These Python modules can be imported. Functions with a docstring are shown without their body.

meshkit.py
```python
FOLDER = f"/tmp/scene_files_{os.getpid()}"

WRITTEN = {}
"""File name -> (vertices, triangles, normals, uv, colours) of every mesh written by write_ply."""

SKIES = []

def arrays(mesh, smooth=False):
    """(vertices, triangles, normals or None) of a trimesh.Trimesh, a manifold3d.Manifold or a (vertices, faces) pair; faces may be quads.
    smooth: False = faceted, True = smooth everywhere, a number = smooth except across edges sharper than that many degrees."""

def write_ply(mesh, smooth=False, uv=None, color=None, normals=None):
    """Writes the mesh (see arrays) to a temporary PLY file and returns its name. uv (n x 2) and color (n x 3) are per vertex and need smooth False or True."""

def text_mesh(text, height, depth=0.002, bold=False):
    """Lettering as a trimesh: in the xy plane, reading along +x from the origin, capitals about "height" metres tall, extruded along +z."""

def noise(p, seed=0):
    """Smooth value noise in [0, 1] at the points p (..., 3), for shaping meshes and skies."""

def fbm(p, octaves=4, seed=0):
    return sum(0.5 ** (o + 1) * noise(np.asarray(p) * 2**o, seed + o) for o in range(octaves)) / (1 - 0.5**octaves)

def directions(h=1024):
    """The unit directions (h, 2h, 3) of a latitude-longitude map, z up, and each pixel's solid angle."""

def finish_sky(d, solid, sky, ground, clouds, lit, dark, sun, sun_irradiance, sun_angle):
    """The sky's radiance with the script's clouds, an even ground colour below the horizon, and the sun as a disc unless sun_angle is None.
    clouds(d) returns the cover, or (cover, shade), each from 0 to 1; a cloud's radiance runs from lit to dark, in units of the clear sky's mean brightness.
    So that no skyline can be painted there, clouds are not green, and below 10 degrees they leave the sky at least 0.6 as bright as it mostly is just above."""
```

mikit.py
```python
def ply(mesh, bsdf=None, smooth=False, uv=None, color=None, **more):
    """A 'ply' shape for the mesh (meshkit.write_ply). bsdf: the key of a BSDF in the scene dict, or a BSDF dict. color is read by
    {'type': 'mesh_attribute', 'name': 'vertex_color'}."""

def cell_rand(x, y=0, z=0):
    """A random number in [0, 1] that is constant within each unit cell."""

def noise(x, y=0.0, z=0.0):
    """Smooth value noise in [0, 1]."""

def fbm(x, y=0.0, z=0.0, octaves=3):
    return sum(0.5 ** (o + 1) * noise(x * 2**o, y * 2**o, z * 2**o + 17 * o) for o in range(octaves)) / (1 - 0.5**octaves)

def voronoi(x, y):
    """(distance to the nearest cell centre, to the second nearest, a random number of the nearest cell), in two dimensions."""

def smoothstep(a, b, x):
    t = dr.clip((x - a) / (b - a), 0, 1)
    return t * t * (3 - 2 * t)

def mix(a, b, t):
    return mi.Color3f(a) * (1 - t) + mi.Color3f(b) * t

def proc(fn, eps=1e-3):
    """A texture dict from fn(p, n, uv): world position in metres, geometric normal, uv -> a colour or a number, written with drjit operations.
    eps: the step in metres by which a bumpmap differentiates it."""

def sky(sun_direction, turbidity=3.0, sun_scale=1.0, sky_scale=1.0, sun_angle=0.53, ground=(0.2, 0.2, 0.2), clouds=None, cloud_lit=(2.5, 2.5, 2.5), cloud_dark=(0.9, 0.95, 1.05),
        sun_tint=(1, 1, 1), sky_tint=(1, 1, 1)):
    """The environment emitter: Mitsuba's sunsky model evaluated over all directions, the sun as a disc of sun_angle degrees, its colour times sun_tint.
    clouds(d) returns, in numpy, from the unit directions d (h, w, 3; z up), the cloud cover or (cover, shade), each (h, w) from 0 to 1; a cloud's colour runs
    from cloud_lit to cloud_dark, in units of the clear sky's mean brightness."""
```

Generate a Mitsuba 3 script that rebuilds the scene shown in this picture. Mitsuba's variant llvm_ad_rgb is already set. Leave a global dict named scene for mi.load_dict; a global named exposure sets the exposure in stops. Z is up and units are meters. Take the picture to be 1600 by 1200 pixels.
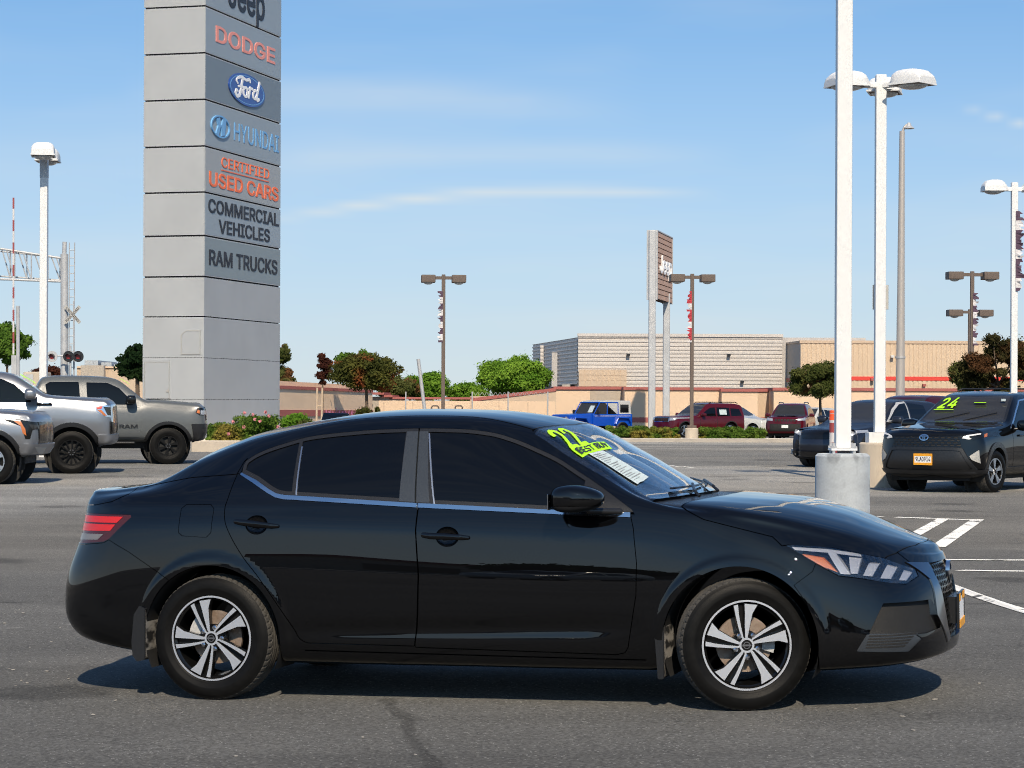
import math, random
import numpy as np, trimesh, mitsuba as mi, drjit as dr, mikit, meshkit
import manifold3d as m3
from manifold3d import Manifold, CrossSection, Mesh
from shapely.geometry import Polygon, LineString, Point, box as sbox
from shapely.ops import unary_union
from shapely import affinity
from scipy.interpolate import CubicSpline, Akima1DInterpolator, PchipInterpolator
from scipy.ndimage import gaussian_filter1d
T = mi.ScalarTransform4f
scene, labels = {}, {}

# ------------------------------------------------------------------ camera, sky, exposure
EYE, ROLL, FPX = 1.49, 0.004, 3600.0
scene['camera'] = {'type': 'perspective', 'fov': 2 * math.degrees(math.atan(800 / FPX)), 'fov_axis': 'x', 'near_clip': 0.1, 'far_clip': 6000.0,
                   'principal_point_offset_y': -27.5 / 1200,
                   'to_world': T().look_at(origin=[0, 0, EYE], target=[0, 100, EYE], up=[math.sin(-ROLL), 0, math.cos(ROLL)])}
def clouds(d):
    az, el = np.arctan2(d[..., 0], d[..., 1]), np.arcsin(np.clip(d[..., 2], -1, 1))
    n = meshkit.fbm(np.stack([az * 5 + 3 + el * 6, el * 34 - az * 2.0, az * 0 + 2.5], -1), 5, 3)
    n2 = meshkit.fbm(np.stack([az * 18 + 7, el * 150 - az * 9, az * 0 + 8.5], -1), 4, 9)
    veil = np.clip((n - 0.42) * 1.5, 0, 0.5) * (0.6 + 0.8 * n2) * np.clip((el + .02) * 18, 0, 1)
    def streak(a0, a1, e0, slope, bend, w, amp):
        q = (az - a0) / (a1 - a0)
        c = e0 + slope * (az - a0) + bend * np.sin(np.clip(q, 0, 1) * np.pi)
        return amp * np.exp(-((el - c) / w) ** 2 * (0.6 + n2)) * np.clip(q * 5, 0, 1) * np.clip((1 - q) * 4, 0, 1) * (0.4 + n2)
    s = streak(-.115, .095, .076, .06, .008, .0020, .42) + streak(.19, .235, .126, -.3, 0, .0012, .35) + streak(-.13, .10, .101, .02, .004, .0055, .20) + streak(-.17, .06, .131, -.03, .004, .007, .20)
    haze = .82 * np.clip(1 - el / .22, 0, 1) ** 1.75
    return np.clip(haze + veil * .30 + s, 0, .85)
SUN = np.array([0.06, -0.79, 0.61])
scene['sky'] = mikit.sky(SUN.tolist(), turbidity=3.0, clouds=clouds, cloud_lit=(2.6, 2.78, 2.8), cloud_dark=(1.2, 1.3, 1.45), sky_tint=(.70, .98, 1.22), sun_tint=(.96, 1.02, 1.13), sun_scale=1.12, sky_scale=1.05)
exposure = 1.6

# ------------------------------------------------------------------ helpers
def rgb(*c): return {'type': 'rgb', 'value': [float(x) for x in (c if len(c) == 3 else c * 3)]}
def mat(name, color, rough=0.5, metal=0.0, two=True, **kw):
    d = {'type': 'principled', 'base_color': color if isinstance(color, dict) else rgb(*np.atleast_1d(color)), 'roughness': rough, 'metallic': metal}
    d.update(kw)
    scene[name] = {'type': 'twosided', 'bsdf': d} if two else d
    return name
COUNT = {}
def numbered(name):
    n = COUNT.get(name, -1) + 1
    COUNT[name] = n
    return name if n == 0 else f'{name}_{n:03d}'
def add(key, mesh, m, smooth=False, tw=None, **more):
    if mesh is None: print('EMPTY', key); return key
    key = numbered(key)
    d = mesh if isinstance(mesh, dict) else (mikit.ply(mesh, None, smooth, **more))
    d = dict(d)
    d['bsdf'] = {'type': 'ref', 'id': m}
    if tw is not None: d['to_world'] = tw
    scene[key] = d
    return key
def lab(key, label, cat=None, group=None, kind=None):
    labels[key] = {k: v for k, v in (('label', label), ('category', cat), ('group', group), ('kind', kind)) if v}
def thing(name, label, cat, group=None):
    key = numbered(name)
    lab(key, label, cat, group)
    return key
def structure(name, mesh, m, smooth=False, **more):
    k = add(name, mesh, m, smooth, **more)
    labels[k] = {'kind': 'structure'}
    return k
def plyn(v, n, f):
    p = meshkit.write_ply((v, f), False, normals=n)
    return {'type': 'ply', 'filename': p, 'face_normals': False}
def cat(*ms): return trimesh.util.concatenate([m for m in ms if m is not None])
def box(x0, x1, y0, y1, z0, z1):
    b = trimesh.creation.box(extents=[x1 - x0, y1 - y0, z1 - z0]); b.apply_translation([(x0 + x1) / 2, (y0 + y1) / 2, (z0 + z1) / 2]); return b
def rbox(x0, x1, y0, y1, z0, z1, r=.01, n=8):
    r = min(r, (x1 - x0) / 2.01, (y1 - y0) / 2.01, (z1 - z0) / 2.01)
    s = Manifold.sphere(r, n)
    return tri(Manifold.batch_hull([s.translate((x, y, z)) for x in (x0 + r, x1 - r) for y in (y0 + r, y1 - r) for z in (z0 + r, z1 - r)]))
def tri(m):
    q = m.to_mesh(); return trimesh.Trimesh(np.array(q.vert_properties[:, :3], float), np.array(q.tri_verts), process=False)
def cyl(p0, p1, r0, r1=None, n=16, caps=True):
    p0, p1 = np.asarray(p0, float), np.asarray(p1, float); r1 = r0 if r1 is None else r1
    z = p1 - p0; L = np.linalg.norm(z); z /= L
    x = np.cross(z, [0, 0, 1] if abs(z[2]) < .9 else [1, 0, 0]); x /= np.linalg.norm(x); y = np.cross(z, x)
    a = np.arange(n) * 2 * np.pi / n
    ring = np.cos(a)[:, None] * x + np.sin(a)[:, None] * y
    v = np.vstack([p0 + ring * r0, p1 + ring * r1, p0 + ring * r0, p1 + ring * r1, [p0], [p1]])
    i = np.arange(n); j = (i + 1) % n
    f = [np.c_[i, j, j + n], np.c_[i, j + n, i + n]]
    if caps: f += [np.c_[j + 2 * n, i + 2 * n, i * 0 + 4 * n], np.c_[i + 3 * n, j + 3 * n, i * 0 + 4 * n + 1]]
    return trimesh.Trimesh(v, np.vstack(f), process=False)
def path(pts, r, n=8):
    pts = np.asarray(pts, float)
    return cat(*[cyl(a, b, r, n=n) for a, b in zip(pts[:-1], pts[1:])])
def extr(poly, h, y0=0.0, quality=None):
    """polygon in (x, z), extruded along y from y0 to y0+h"""
    ms = []
    for g in getattr(poly, 'geoms', [poly]):
        if g.area < 1e-9: continue
        m = trimesh.creation.extrude_polygon(g, h, engine='earcut')
        v = m.vertices.copy(); m.vertices = np.c_[v[:, 0], y0 + h - v[:, 2], v[:, 1]]
        ms.append(m)
    return cat(*ms)
def mv(m, M):
    m = m.copy(); m.apply_transform(M); return m
def tr(x, y, z): M = np.eye(4); M[:3, 3] = x, y, z; return M
def rz(a): M = np.eye(4); c, s = math.cos(a), math.sin(a); M[:2, :2] = [[c, -s], [s, c]]; return M
def rx(a): M = np.eye(4); c, s = math.cos(a), math.sin(a); M[1:3, 1:3] = [[c, -s], [s, c]]; return M
def ry(a): M = np.eye(4); c, s = math.cos(a), math.sin(a); M[0, 0] = c; M[0, 2] = s; M[2, 0] = -s; M[2, 2] = c; return M

# ------------------------------------------------------------------ ground height
YAW, CAR0 = math.radians(15.5), np.array([-1.2741, 12.4962, -0.0254])
PITCH = math.atan2(.0514, 2.73)
def gz(X, Y):
    X, Y = np.asarray(X, float), np.asarray(Y, float)
    xc = (X - CAR0[0]) * math.cos(YAW) - (Y - CAR0[1]) * math.sin(YAW)
    d = np.hypot(X, (Y - 12) * 1.2)
    w = np.clip((8 - d) / 4, 0, 1); w = w * w * (3 - 2 * w)
    t = np.maximum(Y - 55, 0)
    return (.0188 * xc - .0254) * w - .0058 * (np.sqrt(t * t + 36) - 6)
# ------------------------------------------------------------------ lofted vehicle bodies
def loft(curves, nt, ns, sig=(1.2, 1.2), crease=()):
    """curves: list of (n, 3) rows of knots from the rear centre round the side to the front centre, bottom centre first, roof centre last.
    Returns the half grid (nt, ns, 3)."""
    C = np.array(curves, float)                                     # (rows, cols, 3)
    def par(A, axis, rows):
        d = np.linalg.norm(np.diff(A, axis=axis), axis=2)
        d = d[rows].mean(0) if axis == 1 else d[:, rows].mean(1)
        return np.r_[0, np.cumsum(np.maximum(d, .02))]
    t = par(C, 1, slice(2, 7)); s = par(C, 0, slice(3, -3))
    tt = np.linspace(0, t[-1], nt)
    rows = np.array([Akima1DInterpolator(t, c, axis=0, method='makima')(tt) for c in C])
    ss = np.linspace(0, s[-1], ns)
    G = Akima1DInterpolator(s, rows, axis=0, method='makima')(ss).transpose(1, 0, 2)
    G[0, :, 1] = 0; G[-1, :, 1] = 0; G[:, 0, 1] = 0; G[:, -1, 1] = 0
    def smooth(G, ax, sg):
        E = np.array(G)
        m = np.array([1, -1, 1])
        lo, hi = (np.flip(np.take(G, range(1, 9), ax), ax) * m, np.flip(np.take(G, range(-9, -1), ax), ax) * m)
        return np.take(gaussian_filter1d(np.concatenate([lo, G, hi], ax), sg, axis=ax), range(8, 8 + G.shape[ax]), ax)
    if sig[0]: G = smooth(G, 0, sig[0])
    if sig[1]: G = smooth(G, 1, sig[1])
    G[0, :, 1] = 0; G[-1, :, 1] = 0; G[:, 0, 1] = 0; G[:, -1, 1] = 0
    return G
class Shell:
    """Closed two-sided body from the half grid, with its smooth normals, and copies of it shrunk along them."""
    def __init__(self, G):
        nt, ns = G.shape[:2]
        A = np.arange(nt * ns).reshape(nt, ns)
        edge = np.zeros((nt, ns), bool); edge[[0, -1]] = True; edge[:, [0, -1]] = True
        B = np.where(edge, A, 0); B[~edge] = nt * ns + np.arange((~edge).sum())
        V = np.vstack([G.reshape(-1, 3), (G * [1, -1, 1])[~edge]])
        def faces(I, flip):
            q = np.stack([I[:-1, :-1], I[1:, :-1], I[1:, 1:], I[:-1, 1:]], -1).reshape(-1, 4)
            f = np.vstack([q[:, [0, 1, 2]], q[:, [0, 2, 3]]])
            return f[:, ::-1] if flip else f
        Fa = np.vstack([faces(A, True), faces(B, False)])
        m = trimesh.Trimesh(V, Fa, process=False)
        if m.volume < 0: Fa = Fa[:, ::-1]
        n = np.zeros_like(V); fn = np.cross(V[Fa[:, 1]] - V[Fa[:, 0]], V[Fa[:, 2]] - V[Fa[:, 0]])
        for k in range(3): np.add.at(n, Fa[:, k], fn)
        self.V, self.F, self.N = V, Fa, n / np.maximum(np.linalg.norm(n, axis=1, keepdims=True), 1e-12)
        self.cache = {}
    def off(self, d):
        if d not in self.cache:
            self.cache[d] = Manifold(Mesh(np.hstack([self.V - self.N * d, self.N]).astype(np.float32), self.F.astype(np.uint32)))
            if self.cache[d].status() != m3.Error.NoError: raise ValueError(str(self.cache[d].status()))
        return self.cache[d]
    def skin(self, prism, d0, d1): return (self.off(d0) ^ prism) - self.off(d1)
def xs(poly):
    out = CrossSection()
    for g in getattr(poly, 'geoms', [poly]):
        if g.area > 1e-10: out = out + CrossSection([np.array(r.coords)[:-1] for r in [g.exterior, *g.interiors]], m3.FillRule.EvenOdd)
    return out
def side(poly, near=True, y0=.2, y1=1.3):
    m = Manifold.extrude(xs(poly), y1 - y0).transform(np.array([[1, 0, 0, 0], [0, 0, -1, 0], [0, 1, 0, 0]], float))
    return m.translate((0, -y0 if near else y1, 0))
def both(poly, y0=.2): return side(poly, True, y0) + side(poly, False, y0)
def topv(poly, z0, z1): return Manifold.extrude(xs(poly), z1 - z0).translate((0, 0, z0))
def front(poly, x0, x1): return Manifold.extrude(xs(poly), x1 - x0).transform(np.array([[0, 0, 1, x0], [1, 0, 0, 0], [0, 1, 0, 0]], float))
def mplain(t):
    return Manifold(Mesh(np.asarray(t.vertices, np.float32), np.asarray(t.faces, np.uint32)))
def sm(pts, n=80, closed=False):
    """a smooth curve through the points"""
    p = np.asarray(pts, float); d = np.r_[0, np.cumsum(np.linalg.norm(np.diff(p, axis=0), axis=1))]
    return PchipInterpolator(d, p)(np.linspace(0, d[-1], n)) if len(p) < 4 else Akima1DInterpolator(d, p, axis=0, method='makima')(np.linspace(0, d[-1], n))
def dressed(m, M=None, sheet=False):
    """Manifold with normals as properties -> ply dict in the world; faces whose cutter left no normal are flat."""
    q = m.to_mesh(); P = np.asarray(q.vert_properties, float); Fa = np.asarray(q.tri_verts)
    v = P[:, :3]; n = P[:, 3:6] if P.shape[1] >= 6 else np.zeros_like(v)
    fn = np.cross(v[Fa[:, 1]] - v[Fa[:, 0]], v[Fa[:, 2]] - v[Fa[:, 0]]); L = np.linalg.norm(fn, axis=1)
    keep = L > 1e-12; Fa, fn = Fa[keep], fn[keep] / L[keep][:, None]
    cn = n[Fa]; dots = (cn * fn[:, None]).sum(-1)                       # (f, 3)
    good = (np.linalg.norm(cn, axis=2) > .5).all(1)
    if sheet:
        s = good & (dots.mean(1) > .3); Fa, fn, cn, dots, good = Fa[s], fn[s], cn[s], dots[s], good[s]
    if not len(Fa): return None
    cn = np.where((dots.mean(1) < 0)[:, None, None], -cn, cn)
    bad = ~good | (np.abs(dots).min(1) < .55)
    cn = np.where(bad[:, None, None], fn[:, None], cn)
    V2 = v[Fa].reshape(-1, 3); N2 = cn.reshape(-1, 3)
    key = np.round(np.hstack([V2, N2]), 5)
    _, idx, inv = np.unique(key, axis=0, return_index=True, return_inverse=True)
    V2, N2 = V2[idx], N2[idx]; F2 = inv.reshape(-1, 3)
    if M is not None:
        V2 = V2 @ M[:3, :3].T + M[:3, 3]; N2 = N2 @ M[:3, :3].T
    return plyn(V2, N2 / np.maximum(np.linalg.norm(N2, axis=1, keepdims=True), 1e-12), F2)

# ------------------------------------------------------------------ the black sedan: shape
X = lambda *a: a
def row(x, y, z): return np.c_[x, y, z]
#        T0    T1    T2    T3    T3b   T4   T5   T6    T7    T7b   T8    T8b   T9    T10   T11   T12   T13
S_CURVES = [
 row(X(-.50, -.48, -.42, -.30, -.10, .15, .75, 1.35, 1.85, 2.10, 2.40, 2.65, 2.92, 3.15, 3.25, 3.30, 3.32), [0] * 17, X(.24, .24, .23, .21, .19, .18, .175, .17, .17, .17, .17, .17, .17, .18, .19, .19, .19)),
 row(X(-.80, -.79, -.72, -.42, -.12, .15, .75, 1.35, 1.85, 2.10, 2.43, 2.68, 2.95, 3.30, 3.50, 3.58, 3.60), X(0, .36, .58, .72, .745, .75, .76, .76, .76, .76, .76, .76, .75, .68, .48, .24, 0), X(.28, .28, .26, .22, .195, .185, .18, .178, .175, .175, .175, .175, .18, .195, .21, .22, .22)),
 row(X(-.93, -.92, -.83, -.47, -.13, .15, .75, 1.35, 1.85, 2.10, 2.43, 2.69, 2.97, 3.34, 3.545, 3.62, 3.64), X(0, .40, .66, .83, .845, .85, .855, .855, .855, .855, .86, .863, .865, .77, .55, .27, 0), X(.31, .31, .295, .255, .23, .225, .215, .21, .205, .205, .205, .205, .21, .225, .235, .24, .24)),
 row(X(-.995, -.985, -.89, -.50, -.14, .15, .75, 1.35, 1.85, 2.10, 2.43, 2.69, 2.97, 3.36, 3.55, 3.63, 3.65), X(0, .42, .70, .868, .889, .892, .897, .897, .897, .897, .897, .897, .892, .79, .56, .28, 0), X(.44, .44, .43, .40, .39, .385, .38, .38, .38, .38, .38, .38, .375, .36, .35, .35, .35)),
 row(X(-.985, -.975, -.87, -.50, -.14, .15, .75, 1.35, 1.85, 2.10, 2.43, 2.69, 2.95, 3.32, 3.52, 3.61, 3.635), X(0, .42, .70, .872, .899, .902, .903, .903, .902, .902, .903, .903, .89, .78, .555, .28, 0), X(.62, .62, .62, .615, .61, .605, .60, .595, .59, .59, .59, .585, .575, .56, .55, .55, .55)),
 row(X(-.905, -.895, -.80, -.48, -.13, .15, .75, 1.35, 1.85, 2.10, 2.43, 2.67, 2.91, 3.27, 3.48, 3.58, 3.61), X(0, .42, .69, .853, .883, .889, .891, .890, .889, .889, .888, .882, .862, .745, .53, .27, 0), X(.82, .82, .83, .87, .875, .87, .85, .83, .81, .80, .785, .765, .735, .675, .645, .635, .63)),
 row(X(-.865, -.855, -.77, -.47, -.13, .15, .75, 1.35, 1.85, 2.10, 2.42, 2.65, 2.88, 3.22, 3.44, 3.55, 3.585), X(0, .42, .665, .795, .82, .828, .838, .842, .842, .842, .84, .832, .805, .69, .495, .26, 0), X(.985, .985, .99, 1.025, 1.04, 1.04, 1.02, 1.0, .98, .968, .94, .895, .845, .755, .71, .695, .69)),
 row(X(-.86, -.85, -.75, -.45, -.16, .15, .75, 1.30, 1.75, 1.98, 2.27, 2.63, 2.87, 3.19, 3.41, 3.525, 3.562), X(0, .40, .61, .685, .672, .645, .608, .607, .632, .67, .752, .79, .762, .64, .455, .24, 0), X(1.04, 1.04, 1.043, 1.07, 1.175, 1.265, 1.372, 1.378, 1.262, 1.145, .995, .952, .91, .825, .755, .725, .717)),
 np.zeros((17, 3)),
 row(X(-.865, -.855, -.745, -.43, -.15, .16, .75, 1.25, 1.67, 1.93, 2.30, 2.60, 2.84, 3.14, 3.37, 3.50, 3.54), X(0, .36, .53, .58, .573, .565, .548, .545, .555, .59, .67, .62, .56, .46, .33, .17, 0), X(1.053, 1.054, 1.056, 1.09, 1.222, 1.323, 1.416, 1.418, 1.340, 1.200, 1.003, .985, .958, .884, .80, .757, .747)),
 row(X(-.868, -.845, -.745, -.50, -.21, .12, .75, 1.22, 1.70, 1.99, 2.385, 2.60, 2.83, 3.11, 3.34, 3.47, 3.525), X(0, .2, .28, .31, .31, .30, .29, .29, .30, .32, .35, .33, .30, .24, .17, .09, 0), X(1.057, 1.060, 1.063, 1.095, 1.25, 1.358, 1.446, 1.442, 1.368, 1.218, 1.012, .998, .978, .913, .822, .770, .757)),
 row(X(-.87, -.845, -.74, -.52, -.23, .10, .75, 1.20, 1.715, 2.01, 2.41, 2.60, 2.83, 3.10, 3.33, 3.465, 3.52), [0] * 17, X(1.058, 1.061, 1.065, 1.097, 1.258, 1.368, 1.455, 1.450, 1.380, 1.228, 1.015, 1.0, .98, .918, .828, .774, .760)),
]
S_CURVES[8] = S_CURVES[7] + .16 * (S_CURVES[9] - S_CURVES[7]) + np.array([0, 0, .004])
def scallop(G):
    w = np.clip((G[..., 0] - .2) / .5, 0, 1) * np.clip((2.25 - G[..., 0]) / .3, 0, 1) * (G[..., 1] > .6)
    G[..., 1] -= .014 * w * np.exp(-((G[..., 2] - .345 - .02 * G[..., 0]) / .045) ** 2)
    G[..., 1] += .0045 * np.clip((1.1 - G[..., 0]) / .8, 0, 1) * np.clip((G[..., 0] + .74) / .1, 0, 1) * (G[..., 1] > .6) * np.exp(-((G[..., 2] - .983) / .018) ** 2)
    return G
CARM = np.eye(4)
CARM[:3, :3] = np.array([[math.cos(YAW), math.sin(YAW), 0], [-math.sin(YAW), math.cos(YAW), 0], [0, 0, 1]]) @ np.array([[math.cos(PITCH), 0, -math.sin(PITCH)], [0, 1, 0], [math.sin(PITCH), 0, math.cos(PITCH)]])
CARM[:3, 3] = CAR0
SG = loft(S_CURVES, 440, 165, (.9, .7))
SG = scallop(SG)
sedan = Shell(SG)
# ------------------------------------------------------------------ materials of the vehicles
scene['paint_black'] = {'type': 'twosided', 'bsdf': {'type': 'plastic', 'diffuse_reflectance': rgb(.0022, .0024, .003), 'int_ior': 1.58}}
mat('black_gloss', .006, .12)
mat('black_satin', (.014, .0145, .016), .33)
mat('black_matte', .012, .75)
mat('rubber', mikit.proc(lambda p, n, uv: mi.Color3f(.004) + .004 * mikit.fbm(p.x * 30, p.y * 30, p.z * 30, 3)), .5, specular=.12)
mat('rubber_tread', mikit.proc(lambda p, n, uv: mikit.mix((.03, .029, .027), (.075, .07, .062), mikit.fbm(p.x * 22, p.y * 22, p.z * 22, 3))), .9)
scene['glass_dark'] = {'type': 'twosided', 'bsdf': {'type': 'plastic', 'diffuse_reflectance': rgb(.003, .0035, .0045), 'int_ior': 1.45}}
mat('glass_grey', .03, .02)
scene['glass_clear'] = {'type': 'thindielectric', 'int_ior': 1.85}
mat('chrome', (.75, .77, .8), .08, 1.0)
mat('chrome_dark', (.30, .31, .33), .10, 1.0)
mat('pillar_satin', (.034, .040, .048), .28, specular=.6)
mat('alloy', (.62, .63, .65), .32, 1.0)
mat('alloy_machined', (.76, .77, .80), .34, .75)
mat('steel_disc', mikit.proc(lambda p, n, uv: mikit.mix((.34, .28, .23), (.20, .13, .09), mikit.fbm(p.x * 40, p.y * 40, p.z * 40))), .5, .4)
mat('caliper_grey', (.45, .45, .44), .5)
mat('lamp_red', (.55, .012, .008), .12, clearcoat=1.0)
mat('lamp_red_dark', (.05, .004, .004), .12, clearcoat=1.0)
mat('lamp_amber', (.46, .12, .015), .2, clearcoat=1.0)
mat('lamp_white', (.62, .62, .62), .25, clearcoat=1.0)
mat('lamp_silver', (.50, .51, .53), .22, .5, clearcoat=1.0)
mat('plate_white', (.75, .75, .74), .4)
mat('plate_orange', (.75, .33, .02), .4)
mat('plate_ink', (.03, .03, .06), .5)
mat('neon_green', (.42, .88, .02), .6)
mat('paper', (.46, .54, .55), .8)
mat('print_grey', (.25, .27, .28), .8)
mat('cabin_grey', (.075, .08, .085), .7)
mat('cabin_light', (.16, .16, .16), .8)
mat('flap_dust', mikit.proc(lambda p, n, uv: mikit.mix((.008, .008, .008), (.20, .19, .175), mikit.smoothstep(.35, .6, mikit.fbm(p.x * 14, p.y * 14, p.z * 25)) * mikit.smoothstep(-.2, .6, n.x))), .8)

# ------------------------------------------------------------------ wheels (axle along y, outer face towards -y)
def lathe(prof, n=64):
    """prof (k, 2) of (radius, y) turned round the y axis"""
    p = np.asarray(prof, float); a = np.arange(n) * 2 * np.pi / n
    V = np.stack([p[:, None, 0] * np.cos(a), np.broadcast_to(p[:, None, 1], (len(p), n)), p[:, None, 0] * np.sin(a)], -1)
    I = np.arange(len(p) * n).reshape(len(p), n); J = np.roll(I, -1, 1)
    q = np.stack([I[:-1], I[1:], J[1:], J[:-1]], -1).reshape(-1, 4)
    return V, q
def tyre_mesh(R, w, rr, n=200, fine=True, lug=1.0, blocks=60):
    """(sidewalls, tread)"""
    h = w / 2
    sw = np.array([(rr - .004, -h * .80), (rr + .006, -h * .90), (rr + .016, -h * .93), (rr + .02, -h * .93), (rr + .35 * (R - rr), -h * 1.0), (rr + .42 * (R - rr), -h * 1.012), (rr + .55 * (R - rr), -h * 1.0), (rr + .60 * (R - rr), -h * .985), (rr + .75 * (R - rr), -h * .95), (R - .022, -h * .90), (R - .010, -h * .85)])
    V, q = lathe(sw, n)
    outer = trimesh.Trimesh(V.reshape(-1, 3), np.vstack([q[:, [0, 1, 2]], q[:, [0, 2, 3]]]), process=False)
    inner = outer.copy(); inner.vertices *= [1, -1, 1]; inner.faces = inner.faces[:, ::-1]
    k = 29 if fine else 9
    y = np.linspace(-h * .85, h * .85, k); u = y / (h * .85)
    r = R - .010 * np.abs(u) ** 6
    V, q = lathe(np.c_[r, y], n)
    if fine:
        a = np.arange(n)
        U = np.abs(u)[:, None]
        g = np.zeros((k, n))
        g[(np.abs(np.abs(u) - .34) < .055) | (np.abs(np.abs(u) - .02) < .03)] = 1
        period = max(2, round(n / blocks))
        lat = (a[None] + (U * 3).astype(int)) % period == 0
        g = np.maximum(g, lat & ((U > .52) | (lug > 1)))
        sc = 1 - (.0065 * lug * g) / R
        V[..., 0] *= sc; V[..., 2] *= sc
    tread = trimesh.Trimesh(V.reshape(-1, 3), np.vstack([q[:, [0, 1, 2]], q[:, [0, 2, 3]]]), process=False)
    for m in (outer, inner, tread):
        if False: m.invert()
    return cat(outer, inner), tread
def fixn(m):
    return m
def disc_poly(r, n=72): return Polygon([(r * math.cos(t), r * math.sin(t)) for t in np.linspace(0, 2 * np.pi, n, endpoint=False)])
def polar(pts): return Polygon([(r * math.sin(math.radians(a)), r * math.cos(math.radians(a))) for r, a in pts])
def rotp(p, deg): return affinity.rotate(p, -deg, origin=(0, 0))
def alloy_twin(R):
    """five pairs of spokes: (all spokes, bright faces) as polygons in the wheel plane, clockwise seen from outside"""
    wide = polar([(.14 * R, -24), (.21 * R, -25), (.45 * R, -19.5), (.7 * R, -17), (.93 * R, -16.5), (.93 * R, 2.2), (.84 * R, .5), (.72 * R, -2.5), (.45 * R, -3.5), (.21 * R, -5), (.14 * R, -4)])
    thin = polar([(.14 * R, -46), (.21 * R, -50), (.45 * R, -39), (.7 * R, -34.5), (.93 * R, -32), (.93 * R, -25.2), (.7 * R, -27.2), (.45 * R, -29.5), (.21 * R, -34), (.14 * R, -30)])
    return [rotp(wide, 72 * k) for k in range(5)], [rotp(thin, 72 * k) for k in range(5)]
def put(key, m, mt, M, smooth=30): return add(key, mv(m, M), mt, smooth)
def facing(m): return m
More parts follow.
